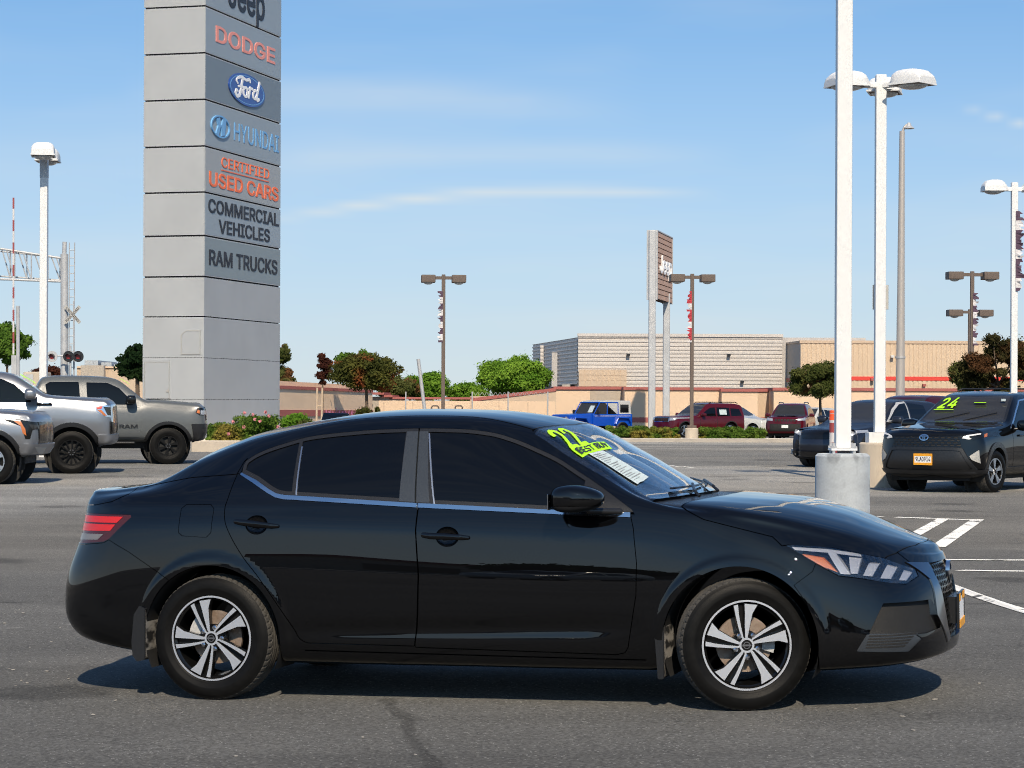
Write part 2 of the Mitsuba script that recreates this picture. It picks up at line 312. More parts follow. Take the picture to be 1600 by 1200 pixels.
def sedan_wheel(parent, M, up=-4):
    w = numbered(parent + '__wheel')
    Rt, wd, R = .316, .205, .214
    side_, tread = tyre_mesh(Rt, wd, R - .002, 240, True, 1.0, 62)
    put(w + '__tyre', side_, 'rubber', M, 40); put(w + '__tread', tread, 'rubber_tread', M, 25)
    yo = -.094
    wide, thin = alloy_twin(R)
    wide = [rotp(p, up) for p in wide]; thin = [rotp(p, up) for p in thin]
    # black body of the wheel
    barrel = lathe([(R - .006, yo + .0), (R - .012, yo + .012), (R - .022, yo + .02), (R - .026, yo + .06), (R - .030, .09)], 96)
    bm = trimesh.Trimesh(barrel[0].reshape(-1, 3), np.vstack([barrel[1][:, [0, 1, 2]], barrel[1][:, [0, 2, 3]]]), process=False)
    body = cat(bm, *[extr(p.buffer(.0022), .028, yo + .004) for p in wide + thin], extr(disc_poly(.055), .03, yo + .004), extr(disc_poly(.07), .02, yo + .03))
    for k in range(5):   # webs behind each pair
        body = cat(body, extr(rotp(polar([(.2 * R, -40), (.93 * R, -30), (.93 * R, -8), (.2 * R, -8)]), 72 * k + up), .006, yo + .03))
    put(w + '__rim', body, 'black_gloss', M, 30)
    face = [extr(p.buffer(-.0012), .004, yo + .0005) for p in wide + thin]
    ring = disc_poly(R + .001, 120).difference(disc_poly(R * .962, 120))
    hub = unary_union([disc_poly(.036)]).difference(disc_poly(.026))
    put(w + '__rim_face', cat(*face, extr(ring, .005, yo + .0005), extr(hub, .004, yo + .0005)), 'alloy_machined', M, 20)
    lip = lathe([(R + .001, yo - .0005), (R + .004, yo + .004), (R + .002, yo + .012)], 96)
    put(w + '__cap', cat(extr(disc_poly(.026), .006, yo + .001)), 'black_gloss', M, 30)
    em = unary_union([disc_poly(.017).difference(disc_poly(.0135)), sbox(-.021, -.004, .021, .004)])
    put(w + '__emblem', extr(em, .003, yo - .001), 'chrome', M, 20)
    for k in range(5):
        a = math.radians(72 * k + up + 20)
        c = np.array([.056 * math.sin(a), yo + .004, .056 * math.cos(a)])
        put(w + '__lug_nut', cat(cyl(c + [0, .02, 0], c + [0, -.002, 0], .0125, n=6), cyl(c + [0, -.002, 0], c + [0, -.007, 0], .0115, .006, n=12)), 'chrome', M, 30)
    put(w + '__brake_disc', extr(disc_poly(.135).difference(disc_poly(.06)), .02, -.015), 'steel_disc', M, 30)
    put(w + '__brake_hub', extr(disc_poly(.066), .04, -.045), 'black_satin', M, 30)
    return w
# ------------------------------------------------------------------ the black sedan: details
sx = lambda pts: Polygon(pts)
def arch(cx, r, cz=.315, low=-.2): return unary_union([affinity.translate(disc_poly(r, 120), cx, cz), sbox(cx - r, low, cx + r, cz)])
FX = 2.70
# flared lips round the wheel openings, pressed into the surface
for cx in (.005, FX):
    rr = np.hypot(SG[..., 0] - cx, SG[..., 2] - .315); side_on = np.clip((SG[..., 1] - .55) / .2, 0, 1) * (SG[..., 2] > .15)
    q = np.clip((.432 - rr) / .03, 0, 1); SG[..., 1] += .007 * q * q * (3 - 2 * q) * side_on
sedan = Shell(SG)
YA = 1.3
SD = thing('sedan', 'glossy black four door sedan parked broadside in front with green 22 sticker on its windscreen', 'car')
core = sedan.off(0.0)
def flank(x, z):
    """|y| of the side at (x, z)"""
    k = (sedan.V[:, 1] < -.3); d = (sedan.V[k][:, 0] - x) ** 2 + (sedan.V[k][:, 2] - z) ** 2
    i = np.argsort(d)[:6]; w = 1 / (d[i] + 1e-7)
    return float((-sedan.V[k][i][:, 1] * w).sum() / w.sum())
PANELS = []
def panel(name, prism, m, d0=0.0, d1=.02, sheet=False, cut=None, cut_d0=-.01, label=None):
    """takes the skin inside the prism off the body and makes it a part"""
    global core
    p = (core ^ prism) - sedan.off(d1) if d0 == 0.0 else sedan.skin(prism, d0, d1)
    k = add(SD + '__' + name, dressed(p, CARM, sheet), m)
    if label: lab(k, label)
    c = prism if cut is None else cut
    if c is not False: core = core - (sedan.off(cut_d0) ^ c) + (sedan.off(d1) ^ core) if False else core - ((sedan.off(cut_d0) ^ c) - sedan.off(d1))
    return k
# wheel openings
for cx, r in ((.005, .368), (FX, .374)):
    a = arch(cx, r)
    core = core - both(a, .58)
# under-wing hollow
# windscreen, cabin
WS = sx([(1.63, -.60), (1.80, -.655), (1.985, -.70), (2.19, -.775), (2.235, -.765), (2.285, -.68), (2.34, -.5), (2.39, -.25), (2.405, 0), (2.39, .25), (2.34, .5), (2.285, .68), (2.235, .765), (2.19, .775), (1.985, .70), (1.80, .655), (1.63, .60), (1.70, .37), (1.745, .15), (1.752, 0), (1.745, -.15), (1.70, -.37)])
ws_prism = topv(WS, .9, 1.5)
cabin = both(sx([(-.25, .62), (-.25, 1.10), (.2, 1.28), (.75, 1.39), (1.3, 1.385), (1.70, 1.31), (2.0, 1.13), (2.36, .955), (2.30, .90), (1.95, .88), (1.85, .62)]), -.0)
glass_sheet = dressed(sedan.skin(ws_prism, .0015, .02), CARM, True)
hollow = (sedan.off(.045) ^ cabin)
core = core - hollow - ((sedan.off(-.01) ^ topv(WS, .93, 1.5)) - sedan.off(.06))
add(SD + '__windshield', glass_sheet, 'glass_clear')
band = WS.difference(affinity.scale(WS, .985, .955, origin=(2.02, 0)))
add(SD + '__windshield_surround', dressed(sedan.skin(topv(band, .9, 1.5), .003, .010), CARM), 'black_gloss')
# side windows
DLO_TOP = [(.121, 1.182), (.127, 1.205), (.188, 1.246), (.302, 1.287), (.470, 1.328), (.643, 1.345), (.815, 1.356), (1.027, 1.360), (1.241, 1.355), (1.409, 1.337), (1.55, 1.298), (1.662, 1.253), (1.78, 1.20), (1.871, 1.147), (2.001, 1.071), (2.176, .957)]
CH_BOT = [(.118, 1.138), (.201, 1.096), (.29, 1.046), (.338, 1.023), (.385, 1.013), (.443, 1.010), (1.105, .970), (1.790, .937), (2.172, .921)]
CH_TOP = [(.125, 1.146), (.217, 1.109), (.30, 1.062), (.342, 1.042), (.385, 1.034), (.440, 1.031), (1.102, .991), (1.789, .957), (2.170, .944)]
top = sm(DLO_TOP[1:], 120); dlo = Polygon(np.vstack([CH_TOP, [(2.19, .945)], top[::-1], DLO_TOP[:1]])).buffer(0)
dlo_full = Polygon(np.vstack([CH_BOT, [(2.195, .93)], top[::-1], DLO_TOP[:1]])).buffer(0)
core = core - ((sedan.off(-.01) ^ both(dlo_full, .3)) - sedan.off(.018))
inner = dlo.buffer(-.019)
ax_ = lambda x: LineString([x[0], x[1]])
def between(l, r):
    """part of the side window band right of line l and left of line r, each ((x, z), (x, z)) from low to high"""
    def ext(a, b): a, b = np.array(a, float), np.array(b, float); d = b - a; return a - d, b + d
    l0, l1 = ext(*l); r0, r1 = ext(*r)
    return inner.intersection(Polygon([l0, r0, r1, l1]).buffer(0)).buffer(-.002).buffer(.002)
g_quarter = between(((.1, 1.0), (.1, 1.3)), ((.424, 1.03), (.400, 1.278))).union(Polygon()).buffer(0)
g_rear = between(((.449, 1.03), (.419, 1.28)), ((.998, 1.0), (.970, 1.34)))
g_front = between(((1.176, .985), (1.093, 1.34)), ((1.925, .90), (1.925, 1.2)))
pil = dlo.buffer(-.004).intersection(Polygon([(1.003, .9), (1.172, .9), (1.087, 1.345), (.975, 1.345)]))
sail = dlo.buffer(-.004).intersection(sbox(1.94, .9, 2.3, 1.2))
glasses = unary_union([g_quarter, g_rear, g_front])
gapB = LineString([(1.033, 1.38), (1.058, 1.198), (1.083, .99)]).buffer(.004)
gapQ = LineString([(.411, 1.277), (.437, 1.03)]).buffer(.003)
trim = dlo.difference(glasses.buffer(.0005)).difference(pil).difference(sail).difference(gapB)
for nr in (True, False):
    S_ = lambda p: side(p, nr, .3)
    add(SD + '__window_trim', dressed(sedan.skin(S_(trim), .002, .018), CARM), 'black_satin')
    for nm, p in (('quarter_window', g_quarter), ('rear_door_window', g_rear), ('front_door_window', g_front)):
        add(SD + '__' + nm, dressed(sedan.skin(S_(p), .007, .018), CARM), 'glass_dark')
    for h_ in (pil.difference(gapB.buffer(.0))).geoms if hasattr(pil.difference(gapB), 'geoms') else [pil.difference(gapB)]:
        add(SD + '__pillar_cover', dressed(sedan.skin(S_(h_), .0, .018), CARM), 'pillar_satin')
    add(SD + '__mirror_sail', dressed(sedan.skin(S_(sail), .0, .018), CARM), 'black_satin')
    strip = Polygon(np.vstack([CH_BOT, CH_TOP[::-1]])).buffer(0)
    cut = LineString([(1.095, .9), (1.092, 1.1)]).buffer(.003)
    for g in strip.difference(cut).geoms:
        add(SD + '__chrome_strip', dressed(sedan.skin(S_(g), -.004, .018), CARM), 'chrome')
# bright runners of the rear windows
for a, b in (((.449, 1.036), (.421, 1.272)), ((1.180, .990), (1.096, 1.332))):
    add(SD + '__window_runner', dressed(sedan.skin(side(LineString([a, b]).buffer(.0035), True, .3), -.001, .012), CARM), 'alloy')
# rear window
RG = sx([(-.47, -.47), (-.49, 0), (-.47, .47), (.02, .46), (.05, 0), (.02, -.46)])
panel('rear_window', topv(RG, 1.0, 1.5), 'glass_dark', .003, .02)
# panels of the side
FD = Polygon([(1.104, .99), (1.098, .855), (1.114, .635), (1.106, .446), (1.083, .284), (2.10, .262), (2.14, .272), (2.156, .298), (2.201, .549), (2.205, .702), (2.188, .863), (2.172, .925), (2.1, .93)]).buffer(-.004).buffer(.004)
rd = sm([(.105, 1.140), (.087, 1.03), (.078, .966), (.084, .91), (.101, .864), (.186, .726), (.272, .624), (.453, .362), (.475, .322), (.50, .305), (.523, .298)], 60)
RD = Polygon(np.vstack([rd, [(1.077, .290), (1.098, .446), (1.106, .635), (1.091, .855), (1.096, .99), (.4, 1.03)]])).buffer(0).buffer(-.004).buffer(.004)
low = Polygon(np.vstack([CH_BOT, [(2.3, .93), (2.3, .1), (-.2, .1), (-.2, 1.17)]])).buffer(0)      # below the bright strip
FD, RD = FD.intersection(low.buffer(.001)), RD.intersection(low.buffer(.001))
RD = RD.difference(arch(.005, .372))
FUEL = Polygon([(-.138, .986), (-.003, .986), (.015, .966), (.007, .848), (-.017, .825), (-.148, .832), (-.170, .848), (-.163, .967)]).buffer(.015).buffer(-.015)
H_LOW = [(2.36, .969), (2.409, .969), (2.528, .910), (2.673, .873), (2.854, .827), (2.901, .785), (2.93, .788), (3.125, .770), (3.351, .714), (3.42, .69)]
HEAD = Polygon([(2.919, .785), (3.0, .783), (3.125, .768), (3.351, .712), (3.485, .654), (3.504, .620), (3.457, .591), (3.39, .60), (3.263, .628), (3.163, .643), (3.060, .701)]).buffer(.006).buffer(-.006)
TAIL = Polygon([(-1.1, .945), (-.761, .941), (-.454, .937), (-.449, .924), (-.579, .812), (-.613, .798), (-.794, .782), (-1.1, .78)])
HOOD_TOP = sx([(2.41, -.9), (2.41, -.79), (2.47, -.6), (2.53, -.3), (2.545, 0), (2.53, .3), (2.47, .6), (2.41, .79), (2.41, .9), (3.32, .9), (3.34, .66), (3.364, .59), (3.401, .52), (3.472, .30), (3.495, .12), (3.504, 0), (3.495, -.12), (3.472, -.30), (3.401, -.52), (3.364, -.59), (3.34, -.66), (3.32, -.9)])
hood_side = Polygon(H_LOW + [(3.6, .60), (3.6, 1.3), (2.36, 1.3)])
def grown(p, d=.0042): return p.buffer(d)
# handle cups first, so that they lie in the doors
HANDLES = [((.134, .903), (.380, .880), (.255, .889)), ((1.124, .836), (1.376, .823), (1.258, .829))]
for a, b, c in HANDLES:
    e = Manifold.sphere(1, 48).scale((.062, .042, .052))
    for s_ in (-1, 1): core = core - e.translate((c[0], s_ * (flank(*c) + .010), c[1]))
panel('front_door', side(FD, True, .3), 'paint_black', 0.0, .03, cut=side(grown(FD), True, .3))
panel('rear_door', side(RD, True, .3), 'paint_black', 0.0, .03, cut=side(grown(RD), True, .3))
panel('fuel_door', side(FUEL, True, .3), 'paint_black', 0.0, .02, cut=side(grown(FUEL, .003), True, .3))
panel('hood', both(hood_side, -.0) ^ topv(HOOD_TOP, .5, 1.2), 'paint_black', 0.0, .03, cut=both(hood_side.buffer(.004), 0) ^ topv(HOOD_TOP.buffer(.004), .5, 1.2))
COWL = sx([(2.26, -.765), (2.30, -.66), (2.352, -.5), (2.40, -.25), (2.415, 0), (2.40, .25), (2.352, .5), (2.30, .66), (2.26, .765), (2.40, .785), (2.465, .6), (2.522, .3), (2.537, 0), (2.522, -.3), (2.465, -.6), (2.40, -.785)])
panel('cowl', topv(COWL, .9, 1.2), 'black_satin', .014, .04, cut=topv(COWL.buffer(.002), .9, 1.2))
TRUNK = both(Polygon([(-1.2, .97), (-.70, .985), (-.588, 1.003), (-.50, 1.042), (-.47, 1.2), (-1.2, 1.2)]), 0) ^ topv(sbox(-1.2, -.80, -.485, .80), .8, 1.3)
TRUNKc = both(Polygon([(-1.2, .966), (-.70, .981), (-.586, .999), (-.496, 1.038), (-.46, 1.2), (-1.2, 1.2)]), 0) ^ topv(sbox(-1.2, -.81, -.481, .81), .8, 1.3)
panel('trunk_lid', TRUNK, 'paint_black', 0.0, .03, cut=TRUNKc)
# rear lamp
for nr in (True, False):
    tp = side(TAIL, nr, .38)
    panel('tail_light', tp, 'lamp_red_dark', .0035, .03)
    for g in (Polygon([(-1.1, .929), (-.499, .926), (-.535, .894), (-1.1, .896)]), Polygon([(-1.1, .886), (-.543, .886), (-.575, .853), (-1.1, .843)])):
        add(SD + '__tail_light__red_lens' if nr else SD + '__tail_light_001__red_lens', dressed(sedan.skin(side(g, nr, .40), .001, .012), CARM), 'lamp_red')
    mat('lamp_smoke', (.16, .15, .15), .15, clearcoat=1.0)
    add(SD + '__tail_light__clear_lens' if nr else SD + '__tail_light_001__clear_lens', dressed(sedan.skin(side(Polygon([(-.86, .832), (-.618, .836), (-.66, .806), (-.86, .80)]), nr, .40), .001, .012), CARM), 'lamp_smoke')
# bumpers
RB = Polygon([(-1.2, .772), (-.80, .774), (-.613, .790), (-.579, .806), (-.458, .748), (-.308, .659), (-.228, .611), (-.20, .58), (-.36, .3), (-.36, .1), (-1.2, .1)])
panel('rear_bumper', both(RB, 0), 'paint_black', 0.0, .03, cut=both(RB.buffer(.003), 0))
# front: lamps, grille, bumper
for nr in (True, False):
    hp = side(HEAD, nr, .3)
    panel('headlight', hp, 'black_gloss', .05, .07, cut=hp)
    hk = SD + ('__headlight' if nr else '__headlight_001')
    S_ = lambda p: side(p, nr, .3)
    add(hk + '__indicator', dressed(sedan.skin(S_(Polygon([(2.985, .743), (3.085, .722), (3.158, .655), (3.075, .690)])), .014, .05), CARM), 'lamp_amber')
    add(hk + '__light_bar', dressed(sedan.skin(S_(unary_union([Polygon([(2.945, .776), (3.10, .762), (3.25, .736), (3.255, .722), (3.115, .745), (2.96, .762)]), Polygon([(3.10, .756), (3.135, .752), (3.215, .645), (3.172, .648)])])), .008, .05), CARM), 'lamp_silver')
    for q in ([(3.20, .722), (3.255, .714), (3.245, .645), (3.215, .648)], [(3.29, .690), (3.335, .684), (3.31, .632), (3.27, .636)], [(3.368, .677), (3.412, .664), (3.39, .615), (3.345, .621)], [(3.44, .648), (3.475, .634), (3.455, .603), (3.425, .607)]):
        add(hk + '__reflector', dressed(sedan.skin(S_(Polygon(q)), .018, .05), CARM), 'lamp_silver')
    add(hk + '__cover', dressed(sedan.skin(hp, .001, .03), CARM, True), 'glass_clear')
GR = Polygon([(-.40, .672), (.40, .672), (.375, .52), (.30, .30), (-.30, .30), (-.375, .52)])
V_ = [Polygon([(s_ * a, b) for a, b in ((.53, .688), (.36, .676), (.372, .60), (.325, .36), (.28, .30), (.33, .285), (.45, .43), (.44, .60))]) for s_ in (-1, 1)]
VV = unary_union(V_)
panel('grille', front(GR.difference(VV), 3.3, 3.8), 'black_matte', .045, .07)
for v_ in V_: panel('grille_surround', front(v_, 3.2, 3.8), 'chrome_dark', -.006, .05)
bars = []
for i in range(-10, 11):
    for j in range(0, 14):
        c_ = Point(i * .038 + (j % 2) * .019, .31 + j * .028)
        bars.append(affinity.scale(c_.buffer(.0165, 3), 1, .8))
lattice = GR.difference(VV).difference(unary_union(bars))
add(SD + '__grille_mesh', dressed(sedan.skin(front(lattice, 3.3, 3.8), .02, .044), CARM), 'black_gloss')
em = unary_union([disc_poly(.058, 40).difference(disc_poly(.045, 40)), sbox(-.07, -.012, .07, .012)])
m_ = trimesh.creation.extrude_polygon(em, .02, engine='earcut'); vv = m_.vertices.copy(); m_.vertices = np.c_[3.596 + vv[:, 2], vv[:, 0], .605 + vv[:, 1]]
add(SD + '__front_emblem', mv(m_, CARM), 'chrome', 20)
FB = Polygon([(2.965, .60), (3.047, .662), (3.060, .697), (3.163, .639), (3.263, .624), (3.457, .587), (3.508, .618), (3.49, .66), (3.46, .69), (3.40, .74), (3.40, .80), (3.8, .80), (3.8, .1), (2.9, .1), (2.9, .3), (3.07, .315), (3.06, .40), (3.02, .52)])
POCKET = Polygon([(3.365, .508), (3.562, .506), (3.585, .46), (3.60, .365), (3.545, .35), (3.50, .352), (3.30, .366)]).buffer(-.006).buffer(.006)
SLAT = Polygon([(3.294, .368), (3.50, .358), (3.53, .330), (3.473, .274), (3.243, .286)]).buffer(-.005).buffer(.005)
for nr in (True, False):
    panel('bumper_pocket', side(POCKET, nr, .3), 'black_matte', .028, .045)
    panel('bumper_vent', side(SLAT, nr, .3), 'pillar_satin', .006, .03)
for k in range(5):
    z = .300 + k * .0135; p = Polygon([(3.285 + k * .004, z), (3.455 + k * .012, z - .002), (3.462 + k * .012, z + .006), (3.288 + k * .004, z + .007)])
    add(SD + '__vent_slat', dressed(sedan.skin(side(p, True, .3), .003, .012), CARM), 'black_matte')
panel('front_bumper', both(FB, 0), 'paint_black', 0.0, .03, cut=both(FB.buffer(.003), 0))
# fine grooves: roof mouldings, pillar seams
for s_ in (-1, 1):
    core = core - ((sedan.off(-.01) ^ topv(LineString([(-.40, .585 * s_), (0, .57 * s_), (.6, .552 * s_), (1.2, .545 * s_), (1.62, .575 * s_)]).buffer(.004), 1.0, 1.6)) - sedan.off(.006))
core = core - ((sedan.off(-.01) ^ topv(LineString([(1.618, -.585), (1.69, -.37), (1.735, -.15), (1.742, 0), (1.735, .15), (1.69, .37), (1.618, .585)]).buffer(.004), 1.2, 1.6)) - sedan.off(.008))
core = core - ((sedan.off(-.01) ^ side(LineString([(-.45, 1.072), (-.403, 1.082), (-.155, 1.122), (.10, 1.138)]).buffer(.0022), True, .3)) - sedan.off(.004))
core = core - ((sedan.off(-.01) ^ side(LineString([(.10, 1.14), (.118, 1.20), (.13, 1.215)]).buffer(.003), True, .3)) - sedan.off(.01))
core = core - ((sedan.off(-.01) ^ side(LineString([(.50, .258), (2.13, .236), (2.24, .236)]).buffer(.003), True, .3)) - sedan.off(.01))
add(SD + '__body', dressed(core, CARM), 'paint_black')
# wheel linings
for cx, r in ((.005, .367), (FX, .373)):
    for s_ in (-1, 1):
        a = np.linspace(math.radians(-25), math.radians(205), 40)
        v = np.array([[(cx + r * math.cos(t), y, .315 + r * math.sin(t)) for y in (s_ * .60, s_ * .885)] for t in a]).reshape(-1, 3)
        i = np.arange(len(a) - 1) * 2
        add(SD + '__wheel_lining', mv(trimesh.Trimesh(v, np.vstack([np.c_[i, i + 1, i + 3], np.c_[i, i + 3, i + 2]]), process=False), CARM), 'black_matte', True)
# door handles
for a, b, c in HANDLES:
    y = -(flank(*c) + .016)
    sp = [Manifold.sphere(r_, 20).scale((1, .62, 1)).translate((x, yy, z)) for x, yy, z, r_ in ((a[0] + .014, y + .008, a[1], .0135), (a[0] + .05, y - .004, a[1] - .004, .0155), ((a[0] + b[0]) / 2, y - .009, (a[1] + b[1]) / 2, .0165), (b[0] - .05, y - .005, b[1] + .003, .014), (b[0] - .012, y + .008, b[1], .010))]
    hnd = Manifold()
    for p, q in zip(sp[:-1], sp[1:]): hnd = hnd + Manifold.batch_hull([p, q])
    add(SD + '__door_handle', mv(tri(hnd), CARM), 'paint_black', 45)
# wing mirrors
for s_ in (-1, 1):
    ic = trimesh.creation.icosphere(4).vertices
    sq = np.sign(ic) * np.abs(ic) ** np.where(ic[:, :1] < 0, .62, .74) * np.array([1, 1, 1])
    sq[:, 2] *= np.where(sq[:, 0] > 0, 1 - .30 * sq[:, 0], 1) * np.where(sq[:, 2] > 0, 1, .88); sq[:, 1] *= np.where(sq[:, 0] > 0, 1 - .3 * sq[:, 0], 1)
    hull = mplain(trimesh.Trimesh(sq * [.128, .105, .072] + [1.948, -1.0, 1.012]).convex_hull)
    M_ = CARM if s_ < 0 else CARM @ np.diag([1, -1, 1, 1.0])
    def finish(m): m = mv(m, M_); (m.invert() if s_ > 0 else None); return m
    mk = numbered(SD + '__wing_mirror')
    add(mk + '__cap', finish(tri(hull.trim_by_plane((0, 0, 1), .982))), 'paint_black', 35)
    add(mk + '__base', finish(tri(Manifold.batch_hull([hull.trim_by_plane((0, 0, -1), -.9815)]) + Manifold.batch_hull([Manifold.sphere(.016, 16).translate(p) for p in ((1.99, -.96, .955), (2.12, -.86, .948), (2.04, -.87, .945))]))), 'black_satin', 35)
    add(mk + '__glass', finish(rbox(1.818, 1.824, -1.09, -.93, .965, 1.04, .002)), 'chrome')
# mud flaps
for pts, y0, y1 in (([(-.43, .29), (-.415, .43), (-.385, .475), (-.354, .46), (-.358, .20), (-.40, .192), (-.425, .22)], .70, .903), ([(2.288, .40), (2.312, .465), (2.335, .42), (2.332, .148), (2.304, .148)], .66, .90)):
    for s_ in (-1, 1):
        m = extr(Polygon(pts).buffer(-.006).buffer(.006), y1 - y0, y0 if s_ > 0 else -y1)
        add(SD + '__mud_flap', mv(m, CARM), 'black_satin', 30)
        add(SD + '__mud_flap_face', mv(extr(Polygon(pts).buffer(-.012).intersection(sbox(max(p[0] for p in pts) - .025, .1, 9, 9)), y1 - y0 - .02, (y0 if s_ > 0 else -y1) + .01), CARM @ tr(.014, 0, 0)), 'flap_dust', 30)
# licence plate
PK = SD + '__license_plate'
add(PK, mv(rbox(3.660, 3.666, -.155, .155, .345, .495, .003), CARM @ tr(0, 0, 0)), 'plate_white', 20)
add(PK + '__frame', mv(cat(box(3.657, 3.670, -.16, .16, .49, .508), box(3.657, 3.670, -.16, .16, .335, .349), box(3.657, 3.670, -.163, -.153, .335, .508), box(3.657, 3.670, .153, .163, .335, .508)), CARM), 'black_satin')
add(PK + '__frame_band', mv(cat(box(3.669, 3.672, -.15, -.09, .47, .506), box(3.669, 3.672, .05, .15, .47, .506), box(3.669, 3.672, -.15, .15, .337, .375)), CARM), 'plate_orange')
add(PK + '__bracket', mv(box(3.61, 3.658, -.14, .14, .36, .49), CARM), 'black_satin')
# roof fin
fin = Manifold.batch_hull([Manifold.sphere(r_, 16).translate(p) for p, r_ in (((.30, 0, 1.395), .02), ((.43, 0, 1.43), .012), ((.30, 0, 1.438), .007), ((.36, -.02, 1.41), .02), ((.36, .02, 1.41), .02))])
add(SD + '__roof_antenna', mv(tri(fin), CARM), 'paint_black', 40)
# wipers
def on_screen(x, y, lift=.012):
    k = sedan.V[:, 2] > .9; d = (sedan.V[k][:, 0] - x) ** 2 + (sedan.V[k][:, 1] - y) ** 2
    i = np.argsort(d)[:6]; w = 1 / (d[i] + 1e-7); w /= w.sum()
    P, N = (sedan.V[k][i] * w[:, None]).sum(0), (sedan.N[k][i] * w[:, None]).sum(0)
    return P + lift * N / np.linalg.norm(N)
for y0, y1 in ((-.45, .12), (.05, .62)):
    blade = [on_screen(2.365 - .42 * (y0 + (y1 - y0) * t) ** 2 - .03 * t, y0 + (y1 - y0) * t, .012) for t in np.linspace(0, 1, 9)]
    arm = [on_screen(2.43, y0 + .02, .0), on_screen(2.395, y0 + .06, .02), blade[4] + [0, 0, .012]]
    add(SD + '__wiper', mv(cat(path(blade, .006, 6), path(arm, .008, 6)), CARM), 'black_satin', 40)
# inside
add(SD + '__dashboard', mv(cat(rbox(1.80, 2.33, -.70, .70, .80, .905, .04), rbox(1.80, 2.0, .15, .60, .86, .955, .04)), CARM), 'cabin_grey', 40)
for y in (-.37, .37):
    sk = numbered(SD + '__seat')
    add(sk, mv(tri(Manifold.batch_hull([Manifold.sphere(.06, 16).translate(p) for p in ((1.05, y - .18, .62), (1.05, y + .18, .62), (.90, y - .16, 1.10), (.90, y + .16, 1.10))]) + Manifold.batch_hull([Manifold.sphere(.06, 16).translate(p) for p in ((1.05, y - .2, .6), (1.05, y + .2, .6), (1.5, y - .2, .62), (1.5, y + .2, .62))])), CARM), 'cabin_grey', 40)
    add(sk + '__headrest', mv(tri(Manifold.batch_hull([Manifold.sphere(.04, 16).translate(p) for p in ((.88, y - .09, 1.20), (.88, y + .09, 1.20), (.87, y - .08, 1.28), (.87, y + .08, 1.28))])), CARM), 'cabin_grey', 40)
ring = trimesh.creation.torus(.18, .014, 32, 10); ring.apply_transform(tr(1.66, .37, .93) @ ry(math.radians(-65)))
add(SD + '__steering_wheel', mv(ring, CARM), 'cabin_grey', 40)
add(SD + '__inner_mirror', mv(rbox(1.80, 1.82, -.11, .11, 1.235, 1.295, .008), CARM), 'black_satin', 30)
# stickers on the screen
def decal(mesh2, c, w, h, lift):
    """mesh2 in (a, b) from 0..w, 0..h, laid on the screen over the plan quad c = bottom left, bottom right, top right, top left"""
    m = mesh2.copy(); v = m.vertices; s_, t_ = v[:, 0] / w, v[:, 1] / h
    c = np.array(c, float); xy = (c[0] * ((1 - s_) * (1 - t_))[:, None] + c[1] * (s_ * (1 - t_))[:, None] + c[2] * (s_ * t_)[:, None] + c[3] * ((1 - s_) * t_)[:, None])
    m.vertices = np.array([on_screen(x, y, lift + (.0012 if z > 1e-6 else 0)) for (x, y), z in zip(xy, v[:, 2])])
    return mv(m, CARM)
def flat(w, h, n=8):
    p = trimesh.creation.box(extents=[w, h, .002]); p.apply_translation([w / 2, h / 2, .001]); p = p.subdivide().subdivide(); return p
def fitted(text, w, h, bold=True):
    t = meshkit.text_mesh(text, h, .002, bold); b = t.bounds; t.apply_translation([-b[0, 0], -b[0, 1], 0]); t.apply_scale([w / (b[1, 0] - b[0, 0]), h / (b[1, 1] - b[0, 1]), 1]); return t
k = add(SD + '__year_sticker', decal(fitted('22', 1, 1), [(1.835, -.625), (1.870, -.43), (1.725, -.40), (1.675, -.575)], 1, 1, .004), 'neon_green'); lab(k, 'neon green sticker reading 22')
q_ = [(1.885, -.645), (1.955, -.30), (1.905, -.25), (1.822, -.625)]
k = add(SD + '__slogan_sticker', decal(flat(1, 1), q_, 1, 1, .004), 'neon_green'); lab(k, 'neon green sticker reading BEST BUY')
t_ = fitted('BEST BUY', .92, .66); t_.apply_translation([.04, .17, 0])
add(k + '__lettering', decal(t_, q_, 1, 1, .0075), 'plate_ink')
q_ = [(2.15, -.60), (2.17, -.42), (1.935, -.42), (1.90, -.57)]
k = add(SD + '__price_sheet', decal(flat(1, 1), q_, 1, 1, .004), 'paper'); lab(k, 'pale printed sheet on the windscreen')
rng = np.random.default_rng(4)
lines = []
for i in range(16):
    b0 = .93 - i * .055; w_ = rng.uniform(.3, .85) if i % 4 else .5
    p = trimesh.creation.box(extents=[w_, .012, .001]); p.apply_translation([.07 + w_ / 2, b0, .0005]); lines.append(p)
add(k + '__print', decal(cat(*lines), q_, 1, 1, .0068), 'print_grey')
# wheels
STEER = math.radians(20)
for cx, s_, st in ((0, -1, 0), (FX, -1, STEER), (0, 1, 0), (FX, 1, STEER)):
    M_ = CARM @ tr(cx, s_ * .79, .313) @ rz(st) @ (np.eye(4) if s_ < 0 else rz(math.pi))
    wk = sedan_wheel(SD, M_, up=-2 if cx == 0 else 14)
    if s_ < 0 :
        cal = Polygon([(r * math.cos(a), r * math.sin(a)) for r, a in [(.085, t) for t in np.linspace(-.45, .45, 8)] + [(.145, t) for t in np.linspace(.45, -.45, 8)]])
        put(wk + '__caliper', extr(affinity.rotate(cal, 8 if cx else 145, origin=(0, 0)), .03, -.035), 'caliper_grey', M_)
